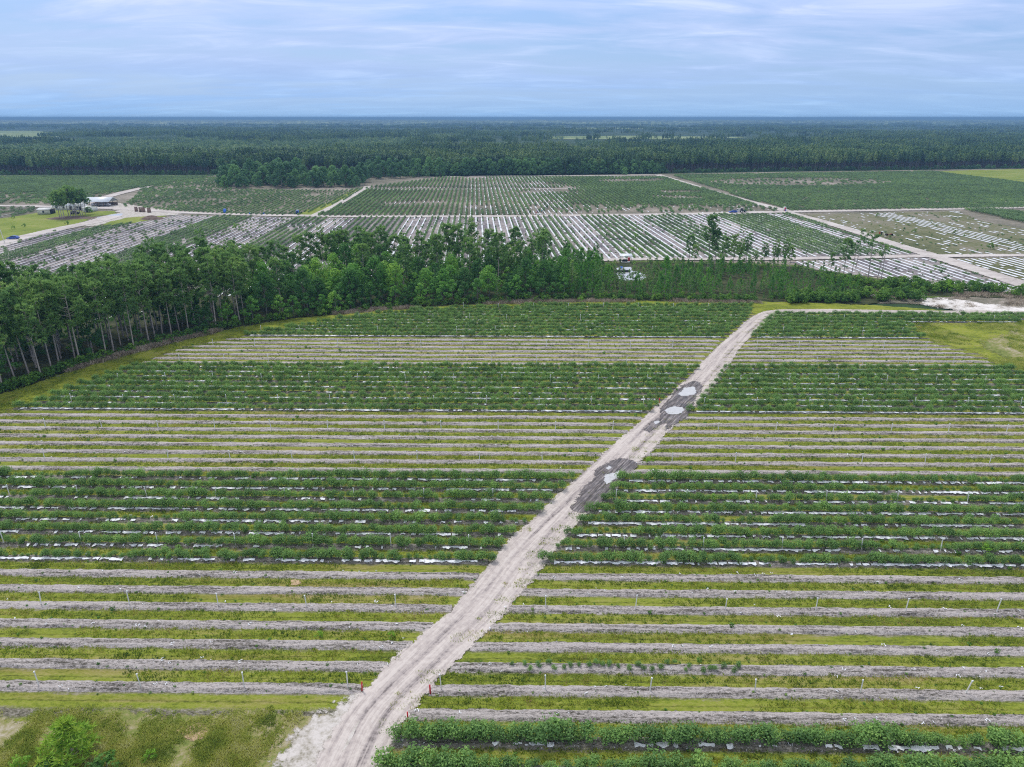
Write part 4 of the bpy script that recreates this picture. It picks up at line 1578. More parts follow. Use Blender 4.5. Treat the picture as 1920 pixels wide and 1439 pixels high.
# ---------------------------------------------------------------- risers and stakes
gp = Geo()
gp.tube([(0, 0, 0), (0, 0, 1.62)], 0.060, 6)
pipe_me = gp.mesh('pipe', M['wpost'], True)
gp = Geo()
gp.tube([(0, 0, 1.62), (0, 0, 1.67), (0.0, 0, 1.75)], [0.075, 0.085, 0.065], 6)
gp.box(0.05, 0, 1.70, 0.20, 0.05, 0.06)
head_me = gp.mesh('sprinkler_head', M['white'])
rown = 0
for n in range(-7, 42, 4):
    v = V0 + SPC * n
    rowlab = f'{nth(rown)} riser row up from the bottom'
    rown += 1
    for side, poly in ((-1, left_poly), (1, right_poly)):
        k = 0
        for (a, b) in spans(poly, v):
            a, b = visible_u(v, a, b, 0)
            if side == 1:
                off = 3.2 + 0.1 * n
                L = [u for u in (off + 10 * i for i in range(-30, 60)) if a + 0.4 < u < b]
            else:
                off = 3.5 if ((n + 7) // 4) % 2 == 0 else 6.1
                L = [u for u in (off + 10 * i for i in range(-60, 40)) if a < u < b - 0.4][::-1]
            for u in L:
                if n > 8 and rng.random() < 0.08:
                    continue
                x, y = NEAR.W(u, v + 0.25 + rng.normal() * 0.05)
                o = ob('sprinkler_riser', pipe_me, None, (x, y, 0.12), f"white riser post, {nth(k)} {'right' if side == 1 else 'left'} of the road, {rowlab}", 'sprinkler post', 'white sprinkler risers standing in the beds')
                sc_h = 1.0 + rng.normal() * 0.05
                o.scale = (1, 1, sc_h)
                o.rotation_euler = (rng.normal() * 0.03, rng.normal() * 0.05, rng.random() * 6)
                if n == -7 and side == 1 and k == 5:
                    o.rotation_euler = (0.05, 0.16, 0)
                ob('sprinkler_head', head_me, o)
                k += 1
gp = Geo()
gp.box(0, 0, 0, 0.12, 0.10, 1.15)
stake_me = gp.mesh('red_marker_stake', M['red'])
gp = Geo()
gp.box(0, 0, 1.15, 0.10, 0.08, 0.08, taper=0.3)
for (a, b, lab) in ((679, 1297, 'red marker stake at the left edge of the road'), (807, 1302, 'red marker stake at the right edge of the road beside a white riser'), (765, 1354, 'red marker stake above the near end of the leafy row'),
                    (1222, 769, 'red marker stake left of the middle puddle, nearer one'), (1236, 757, 'red marker stake left of the middle puddle, farther one')):
    o = ob('marker_stake', stake_me, None, (*G(a, b), 0.0), lab, 'stake', 'red stakes beside the road')
    o.rotation_euler = (rng.normal() * 0.03, rng.normal() * 0.04, rng.random())

# ---------------------------------------------------------------- near left corner tree and shrubs
t_, c_ = young_pine(5.2, 2.9, 'corner', 130)
ctree = bpy.data.objects.new('corner_tree', None)
COL.objects.link(ctree)
ctree.location = (*G(140, 1428), 0)
ctree['label'] = 'feathery bright green sapling in the near left corner'
ctree['category'] = 'tree'
ctree.scale = (1.05, 1.05, 0.80)
ob('trunk', t_, ctree)
ob('crown', c_, ctree)
shv = [shrub_mesh() for _ in range(4)]
shb = [shrub_mesh(2.0, 1.7, 'bright', 300, 0.14) for _ in range(2)]


def tree(name, meshes, x, y, label, cat, group=None, s=1.0, sz=None, rz=None, z=0.0, parts=('trunk', 'crown')):
    o = bpy.data.objects.new(name, None)
    COL.objects.link(o)
    o.location = (x, y, z)
    o.rotation_euler = (0, 0, rng.random() * 6.28 if rz is None else rz)
    o.scale = (s, s, s if sz is None else sz)
    o['label'] = label
    o['category'] = cat
    if group:
        o['group'] = group
    for pn, me in zip(parts, meshes):
        q = ob(pn, me, o)
    return o


ST = ('stems', 'foliage')
for (a, b, s, m, lab) in ((42, 1452, 0.85, shb[0], 'low yellow green shrub at the left of the corner sapling'), (205, 1448, 0.95, shv[0], 'glossy dark leaved shrub right of the corner sapling'),
                          (282, 1425, 0.5, shb[1], 'small bright weed clump right of the corner shrubs'), (175, 1470, 0.9, shv[1], 'dark shrub in front of the corner sapling'), (95, 1462, 0.9, shv[2], 'dark green shrub below the corner sapling')):
    tree('shrub', m, *G(a, b), lab, 'shrub', 'corner shrubs', s, parts=ST)
for (a, b, s, lab) in ((1043, 716 + 24, 0.62, 'bright sapling sticking out of the middle bush band'), (1848, 1040, 0.72, 'bright weed sapling in the lower bush band at the right'), (1217, 868, 0.5, 'small bright weed at the right edge of the road'),
                       (1338, 940, 0.55, 'dark weed clump in the lower bush band right of the road'), (600, 1195, 0.35, 'small weed in the bare beds left of the road'), (735, 1196, 0.35, 'round green weed near the left road edge')):
    tree('weed_sapling', shb[rng.integers(0, 2)], *G(a, b), lab, 'weed', 'saplings among the rows', s, parts=ST)

# ================================================================ TREE BELT
tp = [tall_pine(19 + rng.normal() * 1.2, 0.46 + 0.12 * rng.random(), 2.4 + 0.7 * rng.random(), 54) for _ in range(8)]
tpl = [tall_pine(17.5, 0.52, 2.3, 36) for _ in range(4)]
tps = [tall_pine(17.5, 0.32, 1.9, 11, True) for _ in range(3)]
yp = [young_pine(7.4 + rng.normal() * 0.8, 1.95 + 0.3 * rng.random(), 'ypine', 58) for _ in range(8)]
yd = [young_pine(8.0, 1.8, 'pine', 46) for _ in range(3)]
bt = [broad_tree(11.5 + 1.6 * rng.normal(), 3.8 + 0.6 * rng.random(), 34, 56, 0.25, 'broad') for _ in range(6)]
bs = [broad_tree(7.0, 2.9, 12, 70, 0.23, 'broad', 0.2, 0.12) for _ in range(4)]

taken = []


def free(x, y, r):
    for (a, b, q) in taken:
        if (a - x) ** 2 + (b - y) ** 2 < (0.5 * (q + r)) ** 2:
            return False
    taken.append((x, y, r))
    return True


def lerp(pts, x):
    xs = [p[0] for p in pts]
    ys = [p[1] for p in pts]
    return float(np.interp(x, xs, ys))


front = [(a, G(a, b)[1]) for a, b in [(-160, 790), (-60, 757), (0, 735), (60, 717), (150, 684), (270, 651), (350, 630), (440, 611), (560, 594), (700, 579), (850, 569), (1000, 563), (1200, 561), (1430, 563), (1560, 566), (1640, 562), (1700, 555)]]
# depth of the belt (m) behind its front, by photo column
depth = [(-160, 26), (0, 30), (150, 24), (300, 22), (420, 26), (520, 34), (600, 42), (700, 44), (850, 40), (1000, 42), (1060, 44), (1200, 42), (1560, 40)]


def belt_point(colx, frac):
    yv = lerp(front, colx) + frac * lerp(depth, colx)
    z_ = yv * CP + H * SP
    return (colx - 960) / F * z_, yv


TALL, BROAD, LOW, YOUNG = [], [], [], []
pond_px = [(1155, 501), (1185, 499), (1212, 508), (1222, 520), (1218, 538), (1180, 545), (1150, 535), (1148, 512)]


def near_pond(x, y):
    px, py = proj(x, y)
    return inpoly(px, py, [(1135, 496), (1300, 492), (1290, 515), (1245, 535), (1215, 546), (1150, 546), (1130, 520)])


# tall pines on the left
for _ in range(1500):
    cx = -60 + rng.random() * 520
    f = rng.random() ** 1.1
    x, y = belt_point(cx, f)
    if free(x, y, 3.7):
        TALL.append((x, y, 0.80 + 0.20 * rng.random(), 'tp'))
for (a, b) in ((300, 5), (12, 8), (32, 22), (400, 12)):
    x, y = belt_point(a, 0.9)
    TALL.append((x, y, 1.08, 'tp'))
# tall pines along the back of the middle part
for (cx, f, s) in ((478, .7, .95), (497, .9, .92), (520, .8, .9), (540, .9, .85), (572, .95, 1.0), (590, .9, 1.02), (612, .95, .95), (636, .85, .92), (650, .9, .98), (682, .85, 1.0), (700, .75, .96), (742, .8, .93), (762, .95, .9), (790, .9, .86),
                   (822, .5, .92), (840, .8, 1.0), (862, .7, 1.02), (883, .9, 1.05), (900, .6, .9), (915, .95, .96), (935, .6, .92), (965, .95, 1.0), (975, .4, .8), (1000, .85, .85), (1018, .95, .82)):
    x, y = belt_point(cx, f)
    if free(x, y, 2.6):
        TALL.append((x, y, s * 0.93, 'tp' if rng.random() < 0.5 else 'tpl'))
# some tall pines standing in the leafy part
for _ in range(20):
    cx = 460 + rng.random() * 560
    x, y = belt_point(cx, 0.15 + 0.6 * rng.random())
    if free(x, y, 5.5):
        TALL.append((x, y, 0.72 + 0.22 * rng.random(), 'tp' if rng.random() < 0.5 else 'tpl'))
# broadleaf mass in the middle
for _ in range(900):
    cx = 440 + rng.random() * 620
    f = 0.1 + 0.85 * rng.random()
    x, y = belt_point(cx, f)
    if free(x, y, 5.0 if cx < 860 else 6.0):
        s = (0.95 + 0.25 * rng.random()) * (1.08 if 600 < cx < 740 else 0.92)
        BROAD.append((x, y, s))
# smaller broadleaf understorey
for _ in range(5000):
    cx = -80 + rng.random() * 1140
    f = rng.random()
    if cx < 460 and f < 0.30 and rng.random() < 0.25:
        continue
    x, y = belt_point(cx, f)
    if free(x, y, 2.3 if cx < 460 else 2.7):
        LOW.append((x, y, 0.60 + 0.55 * rng.random() if cx < 460 else 0.7 + 0.4 * rng.random()))
# explicit taller pines right of the pond
for (a, b, top, k) in ((1290, 500, 442, 'tpl'), (1302, 505, 460, 'tpl'), (1327, 502, 410, 'tp'), (1338, 503, 432, 'tpl'), (1357, 500, 446, 'tpl'), (1374, 498, 442, 'tpl'), (1384, 503, 450, 'tpl'), (1398, 498, 440, 'tpl'), (1414, 500, 474, 'tpl'),
                       (1431, 500, 457, 'tpl'), (1449, 505, 452, 'tpl'), (1458, 500, 462, 'tpl'), (1468, 506, 450, 'tpl'), (1479, 510, 462, 'tpl'), (1555, 518, 474, 'tpl'), (1581, 520, 448, 'tpl'), (1596, 518, 452, 'tps'), (1604, 505, 432, 'tps'),
                       (1627, 528, 430, 'tps'), (1643, 530, 455, 'tps'), (1652, 526, 462, 'tps'), (1058, 505, 452, 'tpl'), (1078, 510, 470, 'tpl'), (968, 505, 436, 'tpl')):
    x, y = G(a, b)
    d = y
    dep = PITCH + math.atan((top - 719.5) / F)
    hh = H - d * math.tan(dep)
    taken.append((x, y, 2.0))
    TALL.append((x, y, hh / (19.0 if k == 'tp' else 17.5), k))
# young pines filling the right half
for _ in range(4200):
    cx = 930 + rng.random() * 680
    f = rng.random()
    x, y = belt_point(cx, f)
    px, py = proj(x, y)
    if near_pond(x, y) or py < 492 + max(0, (px - 1300) * 0.08):
        continue
    if px > 1480 and py < 530 and rng.random() < 0.85:
        continue
    if free(x, y, 2.3):
        hq = float(fbm(x * 0.06, y * 0.06, 163, 3))
        if hq < 0.30 and px > 1150:
            continue
        s = (0.62 + 0.50 * rng.random() + 0.7 * (hq - 0.45)) * (1.0 if f > 0.1 else 0.65)
        if 1130 < px < 1230:
            s *= 0.72
        if px > 1250:
            s *= 0.70
            if rng.random() < 0.18:
                continue
        if px > 1480:
            s *= 0.72
        YOUNG.append((x, y, s, rng.random() < 0.3))
for (a, b, s) in ((1160, 541, 0.9), (1168, 536, 0.75), (1187, 540, 0.95), (1204, 541, 0.8), (1195, 543, 0.85), (1178, 544, 0.8), (1150, 538, 1.0), (1214, 537, 0.9), (1224, 532, 0.9)):
    YOUNG.append((*G(a, b), s, True))

def side_lab(px):
    if px < 160:
        return 'at the left belt end'
    if px < 460:
        return 'in the left belt'
    if px < 760:
        return 'in the leafy mid belt'
    if px < 1060:
        return 'right of the mid belt'
    if px < 1280:
        return 'by the pond'
    if px < 1500:
        return 'right of the pond'
    return 'at the right belt end'


TALL.sort(key=lambda t: proj(t[0], t[1])[0])
for i, (x, y, s, k) in enumerate(TALL):
    px = proj(x, y)[0]
    me = {'tp': tp, 'tpl': tpl, 'tps': tps}[k]
    adj = {'tp': 'tall full crowned pine', 'tpl': 'slim pine', 'tps': 'thin sparse pine'}[k]
    tree('pine_tree', me[rng.integers(0, len(me))], x, y, f'{adj} {side_lab(px)}, {nth(i)} pine from the left', 'tree', 'pines of the tree belt', s * (0.92 if k == 'tp' else 0.95), s)
BROAD.sort(key=lambda t: proj(t[0], t[1])[0])
for i, (x, y, s) in enumerate(BROAD):
    px = proj(x, y)[0]
    tree('broadleaf_tree', bt[rng.integers(0, 6)], x, y, f'rounded broadleaf tree {side_lab(px)}, {nth(i)} big one from the left', 'tree', 'broadleaf trees of the tree belt', s)
LOW.sort(key=lambda t: t[1])
lrank = {t[:2]: i for i, t in enumerate(sorted(LOW[:280], key=lambda t: proj(t[0], t[1])[0]))}
for i, (x, y, s) in enumerate(LOW[:280]):
    px = proj(x, y)[0]
    tree('understorey_tree', bs[rng.integers(0, 4)], x, y, f'small leafy tree {side_lab(px)}, {nth(lrank[(x, y)])} small one from the left', 'tree', 'understorey trees ' + side_lab(px), s)
pts = [(x, y, 0, rng.random() * 6, s, s, rng.integers(0, 4)) for (x, y, s) in LOW[280:]]
scatter('understorey', pts, [m[1] for m in bs], 'leafy undergrowth deeper inside the tree belt')
YOUNG.sort(key=lambda t: t[1])
yrank = {t[:2]: i for i, t in enumerate(sorted(YOUNG[:298], key=lambda t: proj(t[0], t[1])[0]))}
for i, (x, y, s, dk) in enumerate(YOUNG[:298]):
    px = proj(x, y)[0]
    me = yd if dk else yp
    tree('young_pine', me[rng.integers(0, len(me))], x, y, f"{'dark' if dk else 'bright green'} young pine {side_lab(px)}, {nth(yrank[(x, y)])} young pine from the left", 'tree', f"{'dark' if dk else 'bright'} young pines " + side_lab(px), s, s * (0.9 + 0.25 * rng.random()))
pts = [(x, y, 0, rng.random() * 6, s, s * (0.9 + 0.3 * rng.random()), rng.integers(0, 6) if not dk else 6 + rng.integers(0, 3)) for (x, y, s, dk) in YOUNG[298:]]
scatter('young_pines', pts, [m[1] for m in yp[:6]] + [m[1] for m in yd], 'dense young pines behind the front of the belt')

# shrubs along the belt front
SH = []
for (a, b, s) in ((1146, 500, .8), (1143, 512, 1.0), (1147, 524, 1.0), (1152, 531, .9), (1200, 503, .7), (1215, 505, .8), (1226, 512, .8), (1232, 520, .9), (1222, 532, .8), (1185, 497, .4), (1208, 499, .5)):
    SH.append((*G(a, b), s))
for _ in range(900):
    cx = -60 + rng.random() * 1740
    x, y = belt_point(cx, 0)
    y += rng.normal() * 1.2 - 0.3 + (3 if cx > 1450 else 0)
    if rng.random() < (0.85 if cx < 200 else 0.55):
        SH.append((x, y, 0.5 + 0.5 * rng.random()))
for _ in range(420):
    px, py = 1480 + 460 * rng.random(), 0
    py = np.interp(px, [1480, 1600, 1760, 1940], [520, 532, 545, 553]) + rng.normal() * 4
    x, y = G(px, py)
    if float(fbm(x * 0.09, y * 0.09, 161, 3)) > 0.40 + 0.12 * (px > 1560):
        SH.append((x, y, 0.45 + 1.1 * rng.random() ** 1.5))
for _ in range(260):
    px = 1480 + 250 * rng.random() ** 1.4
    py = 556 + 14 * rng.random() - (px - 1480) * 0.02
    if float(fbm(px * 0.05, py * 0.2, 162, 3)) < 0.44:
        continue
    x, y = G(px, py)
    SH.append((x, y, 0.7 + 0.7 * rng.random()))
for _ in range(160):
    px = 1130 + 340 * rng.random()
    py = 492 + 20 * rng.random()
    if inpoly(px, py, [(1150, 494), (1225, 498), (1225, 530), (1150, 530)]):
        continue
    x, y = G(px, py)
    SH.append((x, y, 0.4 + 0.5 * rng.random()))
SH.sort(key=lambda t: t[1])
srank = {t[:2]: i for i, t in enumerate(sorted(SH[:290], key=lambda t: proj(t[0], t[1])[0]))}
for i, (x, y, s) in enumerate(SH[:290]):
    px = proj(x, y)[0]
    tree('shrub', shv[rng.integers(0, 4)], x, y, f'low shrub {side_lab(px)}, {nth(srank[(x, y)])} shrub from the left along the front', 'shrub', 'belt front shrubs ' + side_lab(px), s, parts=ST)
scatter('shrubbery', [(x, y, 0, rng.random() * 6, s, s, rng.integers(0, 4)) for (x, y, s) in SH[290:]], [m[1] for m in shv], 'shrubs spread along and behind the tree belt')
for (a, b, s, lab) in ((1089, 566, 0.75, 'yellow green bush alone at the belt front below the pond'), (1136, 573, 0.5, 'small bright bush on the verge below the pond'), (1307, 577, 0.45, 'small bright bush on the verge left of the road bend'),
                       (1776, 548, 1.2, 'dark conical sapling at the right end of the belt'), (1775, 545, 1.6, 'taller sapling at the right end of the belt')):
    tree('bush', shb[rng.integers(0, 2)], *G(a, b), lab, 'bush', None, s, parts=ST)


# dry brush between belt and verge
def dry_clump():
    g = Geo()
    for i in range(26):
        a = rng.random() * 6.28
        L = 0.5 + 0.7 * rng.random()
        p0 = rng.normal(size=3) * (0.5, 0.3, 0)
        p1 = p0 + np.array([math.cos(a) * L * 0.6, math.sin(a) * L * 0.6, L * 0.7])
        w = 0.035
        g.add([p0 - (w, 0, 0), p0 + (w, 0, 0), p1 + (w * .5, 0, 0), p1 - (w * .5, 0, 0)], [(0, 1, 2, 3)], 0, rng.random())
    return g.mesh('dry_clump', M['dry'])


dv = [dry_clump() for _ in range(4)]
pts = []
for _ in range(2600):
    t = rng.random() * (len(bl) - 1)
    i = int(t)
    f = t - i
    ax, ay = bl[i][0] * (1 - f) + bl[i + 1][0] * f, bl[i][1] * (1 - f) + bl[i + 1][1] * f
    if float(fbm(ax * 0.05, ay * 0.05, 140, 3)) < 0.40:
        continue
    pts.append((ax + rng.normal() * 0.6, ay + rng.normal() * 0.8 + 0.2, 0, rng.random() * 6.28, 0.8 + 0.5 * rng.random(), 0.8 + 0.5 * rng.random(), rng.integers(0, 4)))
for _ in range(900):
    px = 1640 + 300 * rng.random()
    py = 551 + 26 * rng.random() ** 1.8
    if float(fbm(px * 0.03, py * 0.15, 164, 3)) < 0.54:
        continue
    pts.append((*G(px, py), 0, rng.random() * 6.28, 1.2, 0.9, rng.integers(0, 4)))
scatter('dry_brush', pts, dv, 'greyish dry brush between the tree belt and the verge')
# weeds dotted over the striped fields
pts = []
for _ in range(1500):
    px, py = rng.random() * 1920, 404 + 130 * rng.random()
    if inpoly(px, py, M1) or inpoly(px, py, M2) or inpoly(px, py, M3):
        if float(fbm(px * 0.01, py * 0.02, 150)) < 0.40 and rng.random() < 0.6:
            continue
        pts.append((*G(px, py), 0, rng.random() * 6.28, *(lambda s: (s, s))(1.2 + 1.4 * rng.random() ** 3), rng.integers(0, 3)))
scatter('weeds', pts, wv, 'weeds scattered on the striped fields')
for (a, b, s, lab) in ((443, 430, 1.4, 'bright round shrub in the striped field at left'), (1193, 448, 1.2, 'bright shrub in the middle of the striped field'), (1186, 473, 1.1, 'left of two bright shrubs near the striped field front'), (1201, 474, 1.0, 'right of two bright shrubs near the striped field front'),
                       (1645, 407, 1.0, 'dark shrub on the weedy field, top'), (1714, 437, 0.9, 'dark shrub standing among the white stripes of the weedy field'), (1790, 440, 0.9, 'dark shrub on the weedy field, right'), (1857, 468, 1.3, 'dark shrub near the right edge of the weedy field'), (868, 412, 0.9, 'small shrub at the back of the striped field')):
    tree('field_shrub', (shb if 'bright' in lab else shv)[rng.integers(0, 2)], *G(a, b), lab, 'shrub', None, s, parts=ST)

# ---------------------------------------------------------------- oak grove and house pines
ok_ = [broad_tree(14.0 + rng.normal(), 6.5, 22, 70, 0.50, 'oak', 0.12, 0.35) for _ in range(5)]
OAK = []
for _ in range(500):
    px = 418 + rng.random() * 262
    py = 338 + 15 * rng.random()
    x, y = G(px, py)
    if free(x, y, 8.0):
        OAK.append((x, y, 0.55 + 0.75 * rng.random()))
for _ in range(260):
    px = 680 + rng.random() * 150
    py = 328 + 10 * rng.random() * (1 - (px - 680) / 250)
    x, y = G(px, py)
    if free(x, y, 8.5):
        OAK.append((x, y, 0.55 + 0.6 * rng.random()))
OAK.sort(key=lambda t: proj(t[0], t[1])[0])
for i, (x, y, s) in enumerate(OAK):
    tree('oak_tree', ok_[rng.integers(0, 5)], x, y, f'round dark oak of the grove behind the left back field, {nth(i)} from the left', 'tree', 'oak grove trees', s)
hp = [tall_pine(15, 0.52, 3.2, 46) for _ in range(3)]
for i, (a, b, s) in enumerate(((112, 409, .95), (117, 411, .95), (121, 410, 1.02), (129, 405, 1.0), (133, 407, 1.05), (137, 404, 1.08), (142, 405, 1.0), (145, 406, .98), (151, 403, .95), (155, 404, 1.0), (160, 402, .85))):
    tree('yard_pine', hp[i % 3], *G(a, b), f'tall dark pine before the farm buildings, {nth(i)} from the left of the clump', 'tree', 'pine clump at the farm yard', s)
tree('yard_shrub', shv[0], *G(167, 399), 'round dark shrub right of the yard pines', 'shrub', None, 1.6, parts=ST)
for (a, b, s, lab) in ((127, 422, 0.9, 'brown green shrub on the lawn below the yard pines'), (26, 430, 0.8, 'left small shrub on the lawn'), (46, 426, 0.8, 'right small shrub on the lawn'), (25, 410, 0.8, 'low bushy clump at the lawn top')):
    tree('yard_shrub', shv[1], *G(a, b), lab, 'shrub', None, s, parts=ST)


def mound(name, px, py, r, h, mat, label, cat='dirt mound'):
    g = Geo()
    n, m = 14, 5
    V = [(0, 0, h)]
    for j in range(1, m):
        for k in range(n):
            a = 6.283 * k / n
            q = j / (m - 1)
            rr = r * q * (0.85 + 0.3 * rng.random())
            V.append((math.cos(a) * rr * 1.6, math.sin(a) * rr, h * (1 - q) ** 0.8 * (0.85 + 0.3 * rng.random()) - (0.2 if j == m - 1 else 0)))
    Fc = [(0, 1 + k, 1 + (k + 1) % n) for k in range(n)]
    g.add(V, Fc)
    Q = []
    for j in range(m - 2):
        for k in range(n):
            Q.append((1 + j * n + k, 1 + (j + 1) * n + k, 1 + (j + 1) * n + (k + 1) % n, 1 + j * n + (k + 1) % n))
    me_g = Geo()
    me_g.add(V, Fc)
    me_g.add(V, Q)
    ob(name, me_g.mesh(name, mat), None, (*G(px, py), 0), label, cat)


mound('dirt_mound', 285, 411, 4.5, 2.0, M['dirtmound'], 'long low mound of dark dirt on the small lawn')
mound('dirt_mound', 132, 409, 9.0, 0.35, M['dirtmound'], 'low mound of brown litter under the yard pines')
mound('dirt_mound', 1702, 552, 2.5, 1.0, M['sand'], 'pale sand heap at the right end of the belt')


# ---------------------------------------------------------------- buildings
def root(name, x, y, label, cat, rz=0.0, group=None):
    o = bpy.data.objects.new(name, None)
    COL.objects.link(o)
    o.location = (x, y, 0)
    o.rotation_euler = (0, 0, rz)
    o['label'] = label
    o['category'] = cat
    if group:
        o['group'] = group
    return o


def gable(L, W, h, rise, over=0.3, th=0.12):
    g = Geo()
    for s in (-1, 1):
        y0, y1 = s * (W / 2 + over), 0
        V = [(-L / 2 - over, y0, h), (L / 2 + over, y0, h), (L / 2 + over, y1, h + rise), (-L / 2 - over, y1, h + rise)]
        V += [(a, b, c - th) for a, b, c in V]
        g.add(V, [(0, 1, 2, 3), (7, 6, 5, 4), (0, 4, 5, 1), (1, 5, 6, 2), (3, 7, 4, 0)])
    return g


# open sided shed with the pale metal roof
x, y = G(191, 386)
shed = root('open_shed', x, y, 'open sided shed with a long pale metal roof beside the yard', 'shed', R(-2))
ob('roof', gable(15.5, 11.0, 2.9, 2.3).mesh('roof', M['metalroof']), shed)
g = Geo()
for i in range(6):
    for s in (-1, 1):
        g = Geo()
        g.box(-7.2 + i * 2.88, s * 5.2, 0, 0.22, 0.22, 3.0)
        ob('post', g.mesh('post', M['wood']), shed)
g = Geo()
V = [(7.55, -5.4, 2.9), (7.55, 5.4, 2.9), (7.55, 0, 5.05)]
g.add(V + [(a + 0.1, b, c) for a, b, c in V], [(0, 1, 2), (5, 4, 3)])
ob('gable_end', g.mesh('gable_end', M['steel']), shed)
g = Geo()
g.box(0, 5.2, 0, 14.6, 0.1, 1.6)
ob('back_wall', g.mesh('back_wall', M['wood']), shed)
for (dx, sx, hh, mt, lab) in ((1.5, 5.0, 1.6, 'steel', 'grey blue implement parked under the open shed'), (-3.5, 3.4, 1.4, 'whitecloth', 'white crate stack under the open shed'), (5.4, 2.0, 1.3, 'whitecloth', 'white bin at the right end of the open shed')):
    g = Geo()
    g.box(0, 0, 0.35, sx, 1.8, hh - 0.35)
    g.box(-sx * 0.2, 0, hh, sx * 0.5, 1.4, 0.4, taper=0.8)
    c = ob('farm_implement', g.mesh('farm_implement', M[mt]), None, (x + dx, y - 1.8, 0), lab, 'farm equipment')
    for sx2 in (-1, 1):
        g = Geo()
        g.tube([(sx2 * sx * 0.3, -0.95, 0.4), (sx2 * sx * 0.3, 0.95, 0.4)], 0.4, 10)
        ob('wheel', g.mesh('wheel', M['rubber']), c)


def house(px, py, L, W, h, rise, roofm, wallm, label, rz=0.0, door=True, dark_end=False):
    x, y = G(px, py)
    r = root('farm_building', x, y, label, 'building', rz)
    g = Geo()
    g.box(0, 0, 0, L, W, h)
    V = [(-L / 2, -W / 2, h), (-L / 2, W / 2, h), (-L / 2, 0, h + rise - 0.1)]
    g.add(V, [(0, 2, 1)])
    V = [(L / 2, -W / 2, h), (L / 2, W / 2, h), (L / 2, 0, h + rise - 0.1)]
    g.add(V, [(0, 1, 2)])
    ob('wall', g.mesh('wall', M[wallm]), r)
    ob('roof', gable(L, W, h, rise).mesh('roof', M[roofm]), r)
    nW = max(1, int(L / 3.5))
    for i in range(nW):
        g = Geo()
        g.box(-L / 2 + (i + 0.5) * L / nW, -W / 2 - 0.03, 1.0, 1.0, 0.08, 1.1)
        ob('window', g.mesh('window', M['glass']), r)
    g = Geo()
    if dark_end:
        g.box(L / 2 + 0.03, 0, 0, 0.08, W * 0.8, h * 0.95)  # no door here: dark slab painted for the shade inside the open end
    else:
        g.box(L * 0.28, -W / 2 - 0.04, 0, 1.0, 0.08, 2.05)
    ob('door', g.mesh('door', M['dark']), r)
    return r


house(88, 401, 6.5, 7.5, 2.7, 0.7, 'wallwhite', 'cream', 'small cream shed with a dark open end left of the yard pines', R(8), dark_end=True)
house(126, 393, 13, 7, 2.6, 1.6, 'metalroof', 'wallwhite', 'long white house half hidden behind the yard pines', R(4))
house(151, 393, 6, 5, 3.2, 1.0, 'wallwhite', 'wallwhite', 'white house wing behind the right yard pines', R(-5))
house(170, 397, 3.6, 7.5, 2.6, 0.7, 'wallwhite', 'wallwhite', 'white trailer right of the yard pines', R(-12))
x, y = G(133, 384.5)
g = Geo()
g.tube([(0, 0, 0), (0, 0, 3.4)], 1.6, 16)
ob('water_tank', g.mesh('water_tank', M['blue']), None, (x, y, 0), 'bright blue tank behind the yard pines', 'tank')
x, y = G(141, 402)
g = Geo()
g.box(0, 0, 0.4, 4.6, 1.8, 1.0)
g.box(-0.4, 0, 1.4, 2.2, 1.6, 0.6, taper=0.8)
c = ob('parked_truck', g.mesh('parked_truck', M['glass']), None, (x, y, 0), 'dark vehicle parked behind the yard pines', 'truck')
for sx in (-1, 1):
    g = Geo()
    g.tube([(sx * 1.5, -0.95, 0.4), (sx * 1.5, 0.95, 0.4)], 0.4, 10)
    ob('wheel', g.mesh('wheel', M['rubber']), c)
for i, (a, b, w) in enumerate(((256, 397, 1.6), (263, 398, 0.8), (269, 398, 2.0), (280, 399, 1.8))):
    g = Geo()
    g.box(0, 0, 0, w, 1.2, 2.6, taper=0.85)
    o = ob('crate_stack', g.mesh('crate_stack', M['wood']), None, (*G(a, b), 0), f'brown crate stack beside the cross track, {ORD[i]} from the left', 'crates', 'brown crate stacks by the track')
    g = Geo()
    g.box(0, 0, 2.6, w * 0.95, 1.1, 0.12)
    ob('lid', g.mesh('lid', M['dirtmound']), o)
# utility pole at the left edge
x, y = G(9, 456)
pole = root('utility_pole', x, y, 'leaning pale utility pole beside the parked blue car', 'pole')
pole.rotation_euler = (0, R(-6), 0)
g = Geo()
g.tube([(0, 0, 0), (0, 0, 9.3)], [0.16, 0.11], 8)
ob('mast', g.mesh('mast', M['cream']), pole)
g = Geo()
g.tube([(0.3, 0, 7.6), (0.3, 0, 8.5)], 0.22, 8)
ob('transformer', g.mesh('transformer', M['wpost']), pole)


